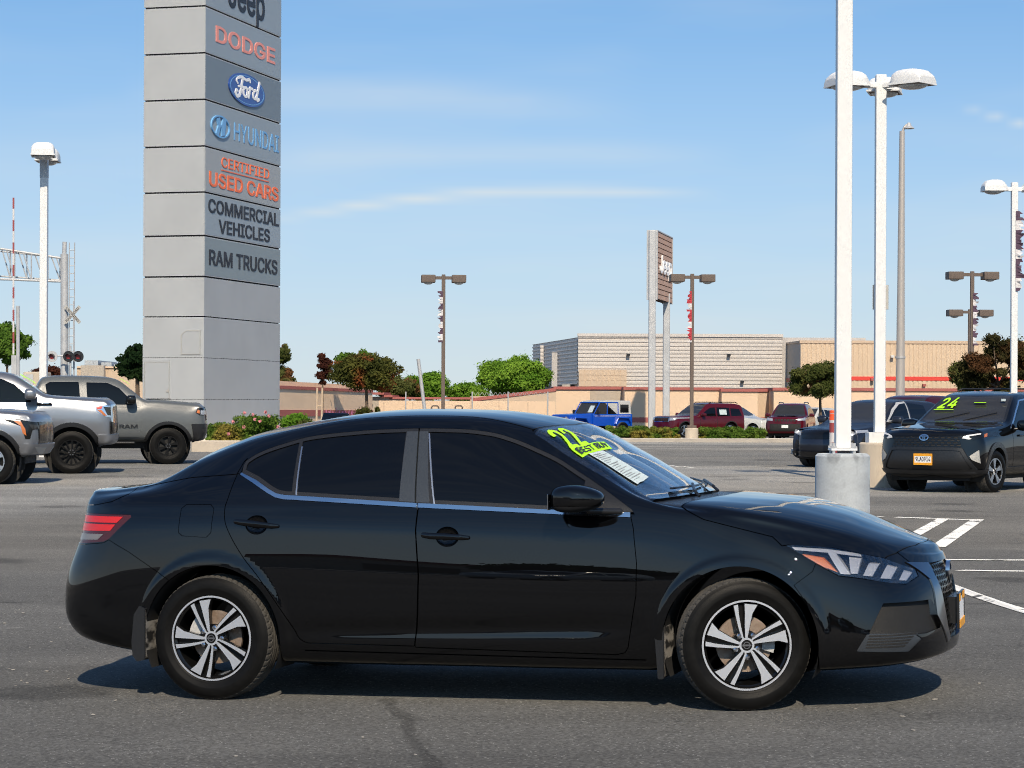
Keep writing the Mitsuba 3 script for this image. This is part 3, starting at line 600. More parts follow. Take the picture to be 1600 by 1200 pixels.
# ------------------------------------------------------------------ places
def ray(u, v):
    a, b = u - 800.0, v - 627.5
    U, V_ = (a + ROLL * b) / (1 + ROLL ** 2), (b - ROLL * a) / (1 + ROLL ** 2)
    return np.array([U / FPX, 1.0, -V_ / FPX])
def at(u, v, Y): return ray(u, v) * Y + [0, 0, EYE]
def on_ground(u, v):
    d = ray(u, v); Y = 20.0
    for _ in range(60):
        Y = Y + .6 * ((EYE - float(gz(d[0] * Y, Y))) / -d[2] - Y)
    return np.array([d[0] * Y, Y, float(gz(d[0] * Y, Y))])
def foot(u, Y): X_ = float(ray(u, 700)[0] * Y); return np.array([X_, Y, float(gz(X_, Y))])

# ------------------------------------------------------------------ ground
def asphalt(p, n, uv):
    big = mikit.fbm(p.x * .09 + 3, p.y * .16 + 5, 0, 4)
    mid = mikit.fbm(p.x * .7, p.y * 1.3, 4, 3)
    sweep = mikit.fbm(p.x * .5 + mid, p.y * 1.1, 9, 3)
    fine = mikit.noise(p.x * 95, p.y * 95, 1)
    grit = mikit.cell_rand(p.x * 110, p.y * 110, 3)
    v = .088 + .030 * (big - .5) + .020 * (mid - .5) + .022 * (sweep - .5)
    v = v * (.60 + .80 * fine)
    v = dr.select(grit > .984, v + .11, v)
    old = mikit.smoothstep(.50, .64, mikit.fbm(p.x * .05 + 8, p.y * .085 + 2, 3, 3))
    v = v * (1 + .55 * old * mikit.smoothstep(18, 26, p.y)) * (1 + .25 * mikit.smoothstep(22, 50, p.y))
    def seam(x0, y0, x1, y1, w):
        dx, dy = x1 - x0, y1 - y0; L = math.hypot(dx, dy); dx, dy = dx / L, dy / L
        t = dr.clip((p.x - x0) * dx + (p.y - y0) * dy, 0, L)
        wob = .06 * (mikit.noise(p.x * 2.3, p.y * 2.3, 7) - .5) + .03 * (mikit.noise(p.x * 9, p.y * 9, 7) - .5)
        d = dr.sqrt(dr.square(p.x - x0 - t * dx + wob) + dr.square(p.y - y0 - t * dy + wob))
        return 1 - mikit.smoothstep(w * .5, w, d * (.7 + .6 * mikit.noise(p.x * 6, p.y * 6, 2)))
    v = v * (1 - .32 * seam(-.62, 11.6, -.18, 8.6, .05)) * (1 - .4 * seam(-9, 15.0, -2.6, 17.5, .05)) * (1 - .35 * seam(3.0, 17, 12, 18.2, .06))
    v = v + .10 * seam(-4.0, 15.2, -2.9, 15.9, .035) * mikit.smoothstep(.45, .6, mikit.noise(p.x * 5, p.y * 5, 3)) + .09 * seam(-3.4, 13.9, -2.2, 14.9, .03) * mikit.smoothstep(.5, .6, mikit.noise(p.x * 7, p.y * 7, 3))
    spot_d, _, spot_r = mikit.voronoi(p.x * .55 + 3.3, p.y * .55 + 1.7)
    spot = (1 - mikit.smoothstep(.10, .26, spot_d + .12 * (mikit.noise(p.x * 8, p.y * 8, 5) - .5))) * dr.select(spot_r > .72, 1.0, 0.0)
    v = v * (1 - .38 * spot)
    wear = mikit.smoothstep(.46, .62, mikit.fbm(p.x * .5 + 11, p.y * .8 + 4, 6, 4))
    v = v * (1 + .10 * wear)
    tracks = mikit.smoothstep(.55, .75, mikit.noise(p.x * .22 + 2.0 * mikit.noise(p.x * .06, p.y * .06, 8), p.y * 2.6 + .5 * p.x * .3, 2))
    v = v * (1 - .07 * tracks)
    hair = dr.abs(mikit.fbm(p.x * .8 + 2, p.y * .8 + 9, 5, 4) - .5)
    v = v * (1 - .30 * (1 - mikit.smoothstep(.0, .006, hair)) * mikit.smoothstep(.5, .6, mikit.noise(p.x * .4, p.y * .4, 4)))
    warm = mikit.mix((1.0, .995, .95), (1.03, .99, .90), mikit.smoothstep(.3, .7, big))
    return mi.Color3f(v) * warm
mat('asphalt', mikit.proc(asphalt), .88, specular=.25)
xs_ = np.r_[np.linspace(-900, -70, 24)[:-1], np.linspace(-70, -12, 40)[:-1], np.linspace(-12, 12, 97)[:-1], np.linspace(12, 70, 40)[:-1], np.linspace(70, 900, 24)]
ys_ = np.r_[np.linspace(-400, 0, 20)[:-1], np.linspace(0, 30, 121)[:-1], np.linspace(30, 200, 120)[:-1], np.linspace(200, 2500, 30)]
gx, gy = np.meshgrid(xs_, ys_); n0, n1 = gx.shape
zz = np.where(gy > 200, gz(gx, gy * 0 + 200), gz(gx, gy))
I = np.arange(n0 * n1).reshape(n0, n1)
q = np.stack([I[:-1, :-1], I[:-1, 1:], I[1:, 1:], I[1:, :-1]], -1).reshape(-1, 4)
structure('ground', (np.stack([gx, gy, zz], -1).reshape(-1, 3), q), 'asphalt', True)
mat('line_paint', mikit.proc(lambda p, n, uv: mikit.mix((.62, .61, .57), (.10, .10, .095), mikit.smoothstep(.60, .74, mikit.fbm(p.x * 7, p.y * 7, 2, 4)))), .8)
def stripe(pts, w):
    """painted line through ground points"""
    P_ = np.array([on_ground(*p)[:2] for p in pts]); m = []
    for g in getattr(LineString(P_).buffer(w / 2, cap_style=2, join_style=2), 'geoms', [LineString(P_).buffer(w / 2, cap_style=2, join_style=2)]):
        t = trimesh.creation.extrude_polygon(g.segmentize(.8), .001, engine='earcut'); v = t.vertices; v[:, 2] += gz(v[:, 0], v[:, 1]) + .004; m.append(t)
    return cat(*m)
k = structure('parking_line', stripe([(1425, 838), (1474, 811), (1400, 808.5)], .15), 'line_paint')
for pts, w in (([(1465, 855), (1527, 812.5), (1474, 811.5)], .16), ([(1440, 874.5), (1640, 876)], .11), ([(1440, 891), (1640, 893.5)], .11), ([(1440, 899), (1640, 967)], .12), ([(1000, 724), (1085, 731)], .12), ([(1380, 808), (1355, 807)], .11)):
    structure('parking_line', stripe(pts, w), 'line_paint')

# ------------------------------------------------------------------ plain materials
def grained(name, c, amp=.12, s=3.0, rough=.7, **kw):
    c = np.array(c, float)
    return mat(name, mikit.proc(lambda p, n, uv: mi.Color3f(*[float(x) for x in c]) * (1 - amp + 2 * amp * mikit.fbm(p.x * s, p.y * s, p.z * s * .6, 4))), rough, **kw)
mat('concrete_pale', mikit.proc(lambda p, n, uv: mi.Color3f(.40, .43, .45) * (.72 + .36 * mikit.fbm(p.x * 5, p.y * 5, p.z * 9, 4) + .16 * mikit.noise(p.x * 60, p.y * 60, p.z * 60)) * (1 - .35 * mikit.smoothstep(.62, .74, mikit.fbm(p.x * 7 + 3, p.y * 7, p.z * 2.2, 3)))), .85)
grained('concrete_tan', (.50, .43, .34), .12, 5, .85)
grained('kerb_concrete', (.40, .36, .31), .15, 4, .9)
mat('white_steel', (.70, .705, .70), .5, specular=.3)
mat('bronze_steel', (.115, .085, .068), .55)
mat('grey_steel', mikit.proc(lambda p, n, uv: mi.Color3f(.44, .45, .46) * (.85 + .3 * mikit.fbm(p.x * 3, p.y * 3, p.z * 2))), .5, .2)
mat('tan_steel', (.46, .42, .38), .4, .3)
mat('lamp_glass', (.55, .55, .53), .2)
mat('dark_gap', (.012, .012, .014), .8)
mat('flag_purple', (.09, .055, .085), .8); mat('flag_white', (.62, .60, .60), .8); mat('flag_red', (.45, .045, .06), .8)
mat('sign_back', (.42, .41, .38), .5, .3)

# ------------------------------------------------------------------ lamps
def square_pole(p, w, z0, z1): return rbox(p[0] - w / 2, p[0] + w / 2, p[1] - w / 2, p[1] + w / 2, z0, z1, .012, 8)
def shoebox(L=1.05, W=.62, Hh=.34):
    """rounded white area-lamp head along +x from its arm at the origin: arm, housing, rim"""
    secs = [(.0, .07, .11), (.20, .075, .115), (.24, .12, .14), (.36, W * .43, .27), (.46, W / 2 * .97, Hh * .95), (.60, W / 2, Hh), (L - .26, W / 2, Hh * .985), (L - .10, W / 2 * .985, Hh * .88), (L - .02, W / 2 * .95, Hh * .62), (L, W / 2 * .93, Hh * .40)]
    a = np.linspace(0, np.pi, 19); c, s_ = np.cos(a), np.sin(a)
    V = np.array([np.c_[np.full(19, x), w * np.sign(c) * np.abs(c) ** .55, z * s_ ** .6] for x, w, z in secs])
    n = len(secs); I = np.arange(n * 19).reshape(n, 19)
    q = np.stack([I[:-1, :-1], I[1:, :-1], I[1:, 1:], I[:-1, 1:]], -1).reshape(-1, 4)
    end = [[I[-1, 0], I[-1, j], I[-1, j + 1]] for j in range(1, 18)]
    m = trimesh.Trimesh(V.reshape(-1, 3), np.vstack([q[:, [0, 1, 2]], q[:, [0, 2, 3]], np.array(end)]), process=False)
    return cat(m, box(.30, L, -W / 2, W / 2, -.03, .006), box(0, .30, -.07, .07, -.02, .01))
def lamp_head(parent, M, white=True):
    h = numbered(parent + '__lamp_head')
    add(h, mv(shoebox(), M), 'white_steel', 40)
    g = trimesh.creation.icosphere(3, 1); g.apply_scale([.30, .25, .10]); g.apply_translation([.70, 0, -.03]); g = g.slice_plane([0, 0, -.028], [0, 0, -1])
    add(h + '__lens', mv(g, M), 'lamp_glass', 40)
    add(h + '__underside', mv(box(.38, 1.0, -.27, .27, -.035, -.026), M), 'bronze_steel')
def base_bolts(parent, p, z, w, m='grey_steel'):
    add(parent + '__base_plate', cat(box(p[0] - w, p[0] + w, p[1] - w, p[1] + w, z + .035, z + .06)), 'white_steel')
    for a in (-1, 1):
        for b in (-1, 1):
            add(parent + '__anchor_bolt', cat(cyl([p[0] + a * w * .8, p[1] + b * w * .8, z - .01], [p[0] + a * w * .8, p[1] + b * w * .8, z + .12], .018, n=8), cyl([p[0] + a * w * .8, p[1] + b * w * .8, z + .06], [p[0] + a * w * .8, p[1] + b * w * .8, z + .085], .035, n=6)), m, 30)
def pier(parent, p, r, h, m):
    prof = np.array([(r, 0), (r, h * .33), (r * 1.004, h * .34), (r * .998, h * .35), (r, h * .7), (r, h - .03), (r - .03, h), (0, h)])
    a = np.arange(48) * 2 * np.pi / 48
    V = np.stack([prof[:, None, 0] * np.cos(a), prof[:, None, 0] * np.sin(a), np.broadcast_to(prof[:, None, 1], (len(prof), 48))], -1)
    I = np.arange(len(prof) * 48).reshape(len(prof), 48); J = np.roll(I, -1, 1); q = np.stack([I[:-1], J[:-1], J[1:], I[1:]], -1).reshape(-1, 4)
    m_ = trimesh.Trimesh(V.reshape(-1, 3), np.vstack([q[:, [0, 1, 2]], q[:, [0, 2, 3]]]), process=False); m_.apply_translation(p)
    return add(parent + '__concrete_base', m_, m, 30)
# near pole, its head far above the frame
P0 = foot(1316.5, 26.0)
t = thing('light_pole', 'tall white square light pole on a round grey concrete base, nearest the black sedan bonnet', 'light pole')
pier(t, P0, .307, .92, 'concrete_pale'); base_bolts(t, P0, P0[2] + .92, .145)
add(t + '__pole', square_pole(P0, .172, P0[2] + .98, 9.2), 'white_steel', 30)
for a in (20, 200): lamp_head(t, tr(P0[0], P0[1], 9.1) @ rz(math.radians(a)))
# second pole with three heads and a sign back
P1 = foot(1374, 41.0)
t = thing('light_pole', 'white light pole with three lamp heads and a small grey sign on its shaft', 'light pole')
pier(t, P1, .36, .92 - .13, 'concrete_tan')
add(t + '__base_plate', box(P1[0] - .22, P1[0] + .22, P1[1] - .22, P1[1] + .22, P1[2] + .79, P1[2] + .97), 'white_steel')
zt = at(1374, 117, 41)[2]
add(t + '__pole', square_pole(P1, .185, P1[2] + .97, zt), 'white_steel', 30)
for a in (-42, 195, 75): lamp_head(t, tr(P1[0], P1[1], zt - .22) @ rz(math.radians(a)) @ tr(.05, 0, 0) @ np.diag([.88, .95, .76, 1]))
zs = at(1377, 464, 41)[2]
add(t + '__sign_back', rbox(P1[0] - .115, P1[0] + .17, P1[1] + .10, P1[1] + .115, zs - .22, zs + .22, .006), 'sign_back', 30)
# left white pole with two heads
P2 = foot(67.5, 60.0)
t = thing('light_pole', 'white light pole with two domed heads, left of the grey pylon', 'light pole')
zt = at(68, 245, 60)[2]
add(t + '__pole', square_pole(P2, .19, P2[2], zt), 'white_steel', 30)
for a in (-81, 94): lamp_head(t, tr(P2[0], P2[1], zt - .03) @ rz(math.radians(a)) @ np.diag([1, .98, .98, 1]))
add(t + '__collar', square_pole(P2, .20, zt - .55, zt - .02), 'grey_steel', 30)
def bunting(parent, p, z0, z1, cols, seed, w=.22, side_=1):
    r = np.random.default_rng(seed); n = 26; zs_ = np.linspace(z1, z0, n); pieces = {}
    for i in range(n - 1):
        x0, x1 = (r.uniform(.02, .08) + (w * r.uniform(.2, 1.0) if True else 0) for _ in range(2))
        c = cols[(i // 3) % len(cols)]
        q = np.array([[p[0] + side_ * .02, p[1] - .12, zs_[i]], [p[0] + side_ * x0, p[1] - .12 - r.uniform(0, .10), zs_[i]], [p[0] + side_ * x1, p[1] - .12 - r.uniform(0, .10), zs_[i + 1]], [p[0] + side_ * .02, p[1] - .12, zs_[i + 1]]])
        ms = pieces.setdefault(i // 3, [c]); ms.append(trimesh.Trimesh(q, [[0, 1, 2], [0, 2, 3]], process=False))
    for ms in pieces.values(): add(parent + '__tattered_bunting', cat(*ms[1:]), ms[0])
    
# right-hand white pole
P3 = foot(1583.5, 62.0)
t = thing('light_pole', 'white light pole at the right edge with a tattered flag wound round its upper shaft', 'light pole')
zt = at(1583, 285, 62)[2]
add(t + '__pole', square_pole(P3, .17, P3[2], zt), 'white_steel', 30)
for a in (182, 2): lamp_head(t, tr(P3[0], P3[1], zt - .22) @ rz(math.radians(a)) @ tr(.02, 0, 0) @ np.diag([.80, .9, .85, 1]))
bunting(t, P3, at(1583, 455, 62)[2], at(1583, 330, 62)[2], ['flag_purple', 'flag_white', 'flag_purple'], 3, .2)
# bronze lamps
def bronze_lamp(u, Y, vt, label, group, head=.62, arm=.36, bun=None, seed=0, base=True, pole=.16, ang=4):
    p = foot(u, Y); zt = at(u, vt, Y)[2]
    t = thing('parking_lot_lamp', label, 'light pole', group)
    z = p[2]
    if base: pier(t, p, .29, .60, 'concrete_tan'); z += .6; add(t + '__base_plate', box(p[0] - .2, p[0] + .2, p[1] - .2, p[1] + .2, z, z + .12), 'bronze_steel')
    add(t + '__pole', square_pole(p, pole, z, zt + .06), 'bronze_steel', 30)
    add(t + '__arm', mv(box(-arm, arm, -.05, .05, -.16, -.02), tr(p[0], p[1], zt) @ rz(math.radians(ang))), 'bronze_steel')
    for s_ in (-1, 1):
        h = numbered(t + '__lamp_head')
        M = tr(p[0], p[1], zt) @ rz(math.radians(ang))
        add(h, mv(rbox(min(s_ * arm, s_ * (arm + head)), max(s_ * arm, s_ * (arm + head)), -.33, .33, -.30, .03, .025), M), 'bronze_steel', 30)
        g = trimesh.creation.icosphere(3, 1); g.apply_scale([.21, .21, .10]); g.apply_translation([s_ * (arm + head * .5), 0, -.29]); g = g.slice_plane([0, 0, -.295], [0, 0, -1])
        add(h + '__lens', mv(g, M), 'lamp_glass', 40)
    if bun: bunting(t, p, at(u, bun[1], Y)[2], at(u, bun[0], Y)[2], bun[2], seed, .22, bun[3])
    return p
bronze_lamp(692, 101, 431, 'brown two headed lamp standing left of the tall roadside brand sign, behind the sedan roof', None, bun=(455, 535, ['flag_purple', 'flag_white'], -1), seed=1)
bronze_lamp(1080.5, 101, 430, 'brown two headed lamp on a concrete base between the two clipped hedges', None, bun=(455, 535, ['flag_red', 'flag_red', 'flag_white'], -1), seed=2)
bronze_lamp(1518, 100, 426, 'brown two headed lamp on the right, the taller of the overlapping pair', None, bun=(458, 540, ['flag_purple', 'flag_white'], 1), seed=5, head=.66, arm=.45)
bronze_lamp(1514.5, 116, 485, 'brown two headed lamp on the right, the lower of the overlapping pair', None, head=.72, arm=.42)
# galvanised street light
p = foot(1406, 72); zt = at(1408, 205, 72)[2]
t = thing('street_light', 'tall slim galvanised street light with a tiny head, behind the white poles', 'street light')
add(t + '__pole', cyl(p, [p[0] + .03, p[1], zt], .155, .085, 20), 'tan_steel', 30)
add(t + '__arm', path([[p[0] + .03, p[1], zt - .05], [p[0] + .10, p[1], zt + .12], [p[0] + .18, p[1], zt + .20]], .04, 10), 'tan_steel', 30)
h = trimesh.creation.revolve([[0.001, .12], [.05, .10], [.09, .0], [.17, -.06], [.17, -.08], [.001, -.08]], sections=24); h.apply_translation([p[0] + .24, p[1], zt + .16])
add(t + '__lamp_head', h, 'grey_steel', 30)
add(t + '__strap', cyl([p[0] + .005, p[1], at(1406, 560, 72)[2]], [p[0] + .005, p[1], at(1406, 557, 72)[2]], .165, n=16), 'grey_steel', 30)

# ------------------------------------------------------------------ pylon sign
grained('pylon_grey', (.37, .385, .395), .07, 1.2, .5)
mat('pylon_blue', (.28, .33, .37), .45); mat('pylon_slate', (.17, .21, .245), .45); mat('pylon_teal', (.22, .265, .285), .45); mat('pylon_plain', (.34, .36, .37), .5)
mat('letter_black', (.015, .017, .025), .5); mat('letter_salmon', (.80, .30, .24), .5); mat('letter_blue', (.16, .38, .66), .5); mat('letter_orange', (.85, .17, .06), .5); mat('letter_white', (.85, .85, .85), .5); mat('oval_blue', (.02, .07, .30), .25)
C0 = np.array([at(318.5, 600, 75)[0], 75.0]); dR, dL = np.array([.264, .9645]), np.array([-.9645, .264]); LR, LL = 6.84, 2.16
PY = thing('pylon_sign', 'tall grey dealership pylon with stacked panels of brand names on one face', 'sign')
Mp = np.eye(4); Mp[:2, 0] = dL; Mp[:2, 1] = dR; Mp[:3, 3] = [C0[0], C0[1], 0]
# local frame: x along the narrow face away from the corner, y along the wide face
Mp[:3, 2] = [0, 0, 1]
def pbox(x0, x1, y0, y1, z0, z1): m = mv(box(x0, x1, y0, y1, z0, z1), Mp); (m.invert() if np.linalg.det(Mp[:3, :3]) < 0 else None); return m
zv = lambda v: 1.49 + (625.6 - v) / 48.0
seams = [zv(v) for v in (624, 559, 495, 432, 368, 300, 228, 155, 82.4, 9, -64, -137, -210)]
zb0 = float(gz(C0[0], 75)) - .1
add(PY + '__core', pbox(.04, LL - .04, .04, LR - .04, zb0, seams[-1]), 'dark_gap')
sec = [zb0] + seams
FACES = {4: ('pylon_teal', 'RAM TRUCKS'), 5: ('pylon_blue', 'COMMERCIAL VEHICLES'), 6: ('pylon_plain', 'CERTIFIED USED CARS'), 7: ('pylon_blue', 'HYUNDAI'), 8: ('pylon_slate', 'Ford'), 9: ('pylon_blue', 'DODGE'), 10: ('pylon_blue', 'Jeep')}
def on_face(mesh2, y0, z0):
    """flat lettering (a, b) on the wide face: a runs from the corner, b up"""
    v = mesh2.vertices.copy(); m = trimesh.Trimesh(np.c_[-.012 - v[:, 2], y0 + v[:, 0], z0 + v[:, 1]], mesh2.faces.copy(), process=False); m = mv(m, Mp); return m
def ttext(text, w, h, depth=.02, bold=True):
    t_ = meshkit.text_mesh(text, h, depth, bold); b = t_.bounds; t_.apply_translation([-b[0, 0], -b[0, 1], 0]); t_.apply_scale([w / (b[1, 0] - b[0, 0]), h / (b[1, 1] - b[0, 1]), 1]); return t_
for i in range(len(sec) - 1):
    g = .027 if i >= 3 else .007
    z0, z1 = sec[i] + (g if i else 0), sec[i + 1] - g
    k = add(PY + '__panel', pbox(0, LL, 0, LR, z0, z1), 'pylon_grey')
    if i in FACES:
        m_, name = FACES[i]; zc = (z0 + z1) / 2
        f_ = add(PY + '__sign_face', pbox(-.01, -.0005, .03, LR - .03, z0 + .03, z1 - .03), m_)
        lab(f_, dict(zip(FACES, ('teal grey sign face with black words, lowest of the stack', 'blue grey sign face with two lines of black words', 'plain grey sign face with two lines of orange words', 'blue grey sign face with light blue emblem and word', 'dark slate sign face with a blue oval', 'blue grey sign face with salmon word', 'blue grey sign face with black word, topmost in view')))[i])
        L_ = f_ + '__lettering'
        if name == 'RAM TRUCKS': add(L_, on_face(ttext(name, 6.15, .52), .36, zc - .27), 'letter_black')
        if name == 'COMMERCIAL VEHICLES':
            add(L_, on_face(ttext('COMMERCIAL', 6.35, .46), .28, zc + .07), 'letter_black'); add(L_, on_face(ttext('VEHICLES', 4.6, .46), 1.17, zc - .55), 'letter_black')
        if name == 'CERTIFIED USED CARS':
            add(L_, on_face(ttext('CERTIFIED', 4.3, .34, bold=False), 1.38, zc + .20), 'letter_orange'); add(L_, on_face(ttext('USED CARS', 6.25, .50), .34, zc - .52), 'letter_orange')
            add(f_ + '__underline', on_face(cat(trimesh.creation.box(extents=[4.3, .03, .04])), 3.5, zc + .10), 'letter_orange')
        if name == 'HYUNDAI':
            add(L_, on_face(ttext(name, 4.15, .60, bold=False), 2.45, zc - .30), 'letter_blue')
            ring = affinity.scale(Point(0, 0).buffer(1, 32), .80, .37).difference(affinity.scale(Point(0, 0).buffer(1, 32), .73, .32))
            H_ = unary_union([Polygon([(-.42, -.27), (-.18, -.30), (-.02, .02), (-.10, .30), (-.34, .24), (-.22, .02)]), Polygon([(.10, -.30), (.34, -.24), (.46, .27), (.18, .30), (.04, -.02)]), Polygon([(-.2, -.06), (.2, .02), (.22, .10), (-.18, .02)])])
            add(f_ + '__emblem', on_face(trimesh.util.concatenate([trimesh.creation.extrude_polygon(g_, .05, engine='earcut') for gg in (ring, H_) for g_ in getattr(gg, 'geoms', [gg])]), 1.22, zc), 'letter_blue')
        if name == 'Ford':
            ov = affinity.scale(Point(0, 0).buffer(1, 48), 1.62, .54); ri = ov.difference(affinity.scale(Point(0, 0).buffer(1, 48), 1.55, .49)); 
            add(f_ + '__oval', on_face(trimesh.creation.extrude_polygon(ov, .04, engine='earcut'), 3.55, zc), 'oval_blue')
            inner_r = affinity.scale(Point(0, 0).buffer(1, 48), 1.53, .475).difference(affinity.scale(Point(0, 0).buffer(1, 48), 1.49, .455))
            add(f_ + '__oval_line', on_face(trimesh.creation.extrude_polygon(inner_r, .045, engine='earcut'), 3.55, zc), 'letter_blue')
            # script lettering drawn with a round pen
            def pen(pts, w): return LineString(sm(np.array(pts, float), 40)).buffer(w)
            st = unary_union([pen([(-.62, .30), (-.40, .36), (-.10, .31), (.10, .36), (.16, .30)], .045), pen([(-.34, .32), (-.42, .05), (-.52, -.22), (-.70, -.30), (-.80, -.20)], .055), pen([(-.80, -.20), (-.74, -.10), (-.66, -.14)], .04), pen([(-.62, .30), (-.74, .20), (-.66, .12)], .035), pen([(-.60, .03), (-.40, .06), (-.22, .04)], .035),
                              pen([(-.16, .06), (-.28, -.04), (-.24, -.20), (-.10, -.22), (-.02, -.08), (-.10, .06), (-.16, .06)], .045), pen([(-.06, .04), (.08, .06)], .03), pen([(.16, .10), (.12, -.06), (.06, -.22)], .05), pen([(.13, .0), (.22, .09), (.32, .08)], .045),
                              pen([(.62, .04), (.50, .08), (.38, -.04), (.40, -.18), (.52, -.20), (.62, -.06)], .045), pen([(.80, .36), (.70, .10), (.62, -.12), (.64, -.22), (.76, -.18)], .05)])
            add(L_, on_face(trimesh.util.concatenate([trimesh.creation.extrude_polygon(g_, .06, engine='earcut') for g_ in getattr(affinity.scale(st, 1.35, 1.05, origin=(0, 0)), 'geoms', [affinity.scale(st, 1.35, 1.05, origin=(0, 0))])]), 3.55, zc), 'letter_white')
        if name == 'DODGE': add(L_, on_face(ttext(name, 5.35, .56), .85, zc - .28), 'letter_salmon')
        if name == 'Jeep':
            t_ = meshkit.text_mesh(name, 1.0, .02, True); b = t_.bounds; t_.apply_scale([3.3 / (b[1, 0] - b[0, 0]), 1.0, 1]); b = t_.bounds; t_.apply_translation([-b[0, 0], 0, 0]); add(L_, on_face(t_, 1.9, zc - .42), 'letter_black')
# door, hatch, cable box at the foot
mat('pylon_door', (.36, .375, .385), .5)
add(PY + '__door', pbox(LL - 1.55 + .62, LL - .08, -.02, .0, sec[0] + .35, zv(566)), 'pylon_door')
dk = PY + '__door'
for a in ((LL - .96, LL - .93), (LL - .07, LL - .04)): add(dk + '__frame', pbox(a[0], a[1], -.03, .0, sec[0] + .3, zv(563)), 'pylon_door')
add(dk + '__frame', pbox(LL - .96, LL - .04, -.03, .0, zv(565.5), zv(562.5)), 'pylon_door')
for a in ((LL - .955, LL - .935), (LL - .09, LL - .075)): add(dk + '__gap', pbox(a[0], a[1], -.034, -.001, sec[0] + .32, zv(566)), 'sign_back')
add(dk + '__gap', pbox(LL - .95, LL - .08, -.036, -.001, zv(566.4), zv(565.4)), 'sign_back')
add(dk + '__hasp', pbox(LL - .95, LL - .86, -.06, -.02, zv(613), zv(609)), 'tan_steel')
hz0, hz1 = zv(554), zv(516)
hp = np.array([(.12, hz0), (.80, hz0), (.80, hz1 - .14), (.62, hz1), (.12, hz1)])
hm = trimesh.creation.extrude_polygon(Polygon(hp), .02, engine='earcut'); v = hm.vertices.copy(); hm = trimesh.Trimesh(np.c_[v[:, 0], -.02 + v[:, 2], v[:, 1]], hm.faces, process=False)
add(PY + '__hatch', mv(hm, Mp), 'pylon_door')
fr = Polygon(hp).difference(Polygon(hp).buffer(-.025)); hm = trimesh.creation.extrude_polygon(fr, .02, engine='earcut'); v = hm.vertices.copy(); hm = trimesh.Trimesh(np.c_[v[:, 0], -.035 + v[:, 2], v[:, 1]], hm.faces, process=False)
add(PY + '__hatch__frame', mv(hm, Mp), 'sign_back')

# ------------------------------------------------------------------ second brand sign on two columns
Yj = 125.0
t = thing('roadside_sign', 'tall narrow brown slatted sign on two pale grey columns beyond the hedges', 'sign')
pa, pb = at(1018.5, 600, Yj), at(1041, 600, Yj + 4.5)
gA = float(gz(pa[0], Yj))
zA, zB = at(1018, 360, Yj)[2], at(1041, 470, Yj + 4.5)[2]
add(t + '__column', rbox(pa[0] - .19, pa[0] + .19, pa[1] - .16, pa[1] + .16, gA, zA, .05), 'grey_steel', 30)
add(t + '__column', rbox(pb[0] - .19, pb[0] + .19, pb[1] - .16, pb[1] + .16, gA - .05, zB + .4, .05), 'grey_steel', 30)
grained('sign_brown', (.46, .29, .21), .12, 2, .6)
s0, s1 = at(1027, 360, Yj)[:2] + [0, .1], at(1050, 360, Yj + 5.6)[:2]
dS = (s1 - s0); LS = np.linalg.norm(dS); dS /= LS; nS = np.array([dS[1], -dS[0]])
Ms = np.eye(4); Ms[:2, 0] = dS; Ms[:2, 1] = -nS; Ms[:3, 3] = [s0[0], s0[1], 0]
z0s, z1s = at(1027, 467, Yj)[2], at(1027, 361, Yj)[2]
add(t + '__panel_back', mv(box(0, LS, .03, .5, z0s, z1s), Ms), 'dark_gap')
ns_ = 13
for i in range(ns_):
    for j in range(2):
        h = (z1s - z0s) / ns_
        add(t + '__slat', mv(box(LS * j / 2 + .02, LS * (j + 1) / 2 - .02, -.02, .04, z0s + i * h + .025, z0s + (i + 1) * h - .025), Ms), 'sign_brown')
add(t + '__edge_trim', mv(cat(box(-.12, 0, -.05, .55, z0s - .05, z1s + .05), box(LS, LS + .1, -.05, .55, z0s - .05, z1s + .05), box(-.12, LS + .1, -.05, .55, z1s + .0, z1s + .06)), Ms), 'grey_steel')
tx = meshkit.text_mesh('Jeep', .95, .06, True); b = tx.bounds; tx.apply_scale([4.4 / (b[1, 0] - b[0, 0]), 1, 1]); b = tx.bounds; tx.apply_translation([-b[0, 0], 0, 0])
v = tx.vertices.copy(); tx = trimesh.Trimesh(np.c_[.75 + v[:, 0], -.03 - v[:, 2], at(1035, 424, Yj)[2] + v[:, 1]], tx.faces, process=False)
add(t + '__lettering', mv(tx, Ms), 'letter_white')

# ------------------------------------------------------------------ rail crossing on the left
YG = 150.0
def W(u, v, Y=YG): return at(u, v, Y)
t = thing('signal_gantry', 'grey steel rail signal gantry with a truss arm and caged ladder, far left', 'gantry')
g0 = foot(100.5, YG)
add(t + '__post', cat(cyl(g0, W(100.5, 397), .25, .25, 20), cyl(W(100.5, 397), W(101, 378), .15, .15, 16)), 'grey_steel', 30)
mb = []
for va, vb, dy in ((388, 404, 0), (436, 440, 0), (391, 402, 1.2), (430, 437, 1.2)):
    mb.append(cyl(W(-60, va - (vb - va) * .55) + [0, dy, 0], W(100, vb) + [0, dy, 0], .075 if dy == 0 else .05, n=8))
for i, u in enumerate(range(-55, 100, 13)):
    f = (u + 60) / 160; a, b_ = W(u, 388 - 9 + f * 25), W(u + (13 if i % 2 else 0), 434 + f * 6)
    mb.append(cyl(a, b_, .045, n=6)); mb.append(cyl(W(u, 380 + f * 24) + [0, 1.2, 0], W(u + (0 if i % 2 else 13), 432 + f * 5) + [0, 1.2, 0], .045, n=6)); mb.append(cyl(a, a + [0, 1.2, 0], .045, n=6))
add(t + '__truss_arm', cat(*mb), 'grey_steel', 30)
lk = t + '__ladder'
add(lk, cat(*[cyl(W(u, 590), W(u + .5, 379), .035, n=6) for u in (108, 116)]), 'grey_steel', 30)
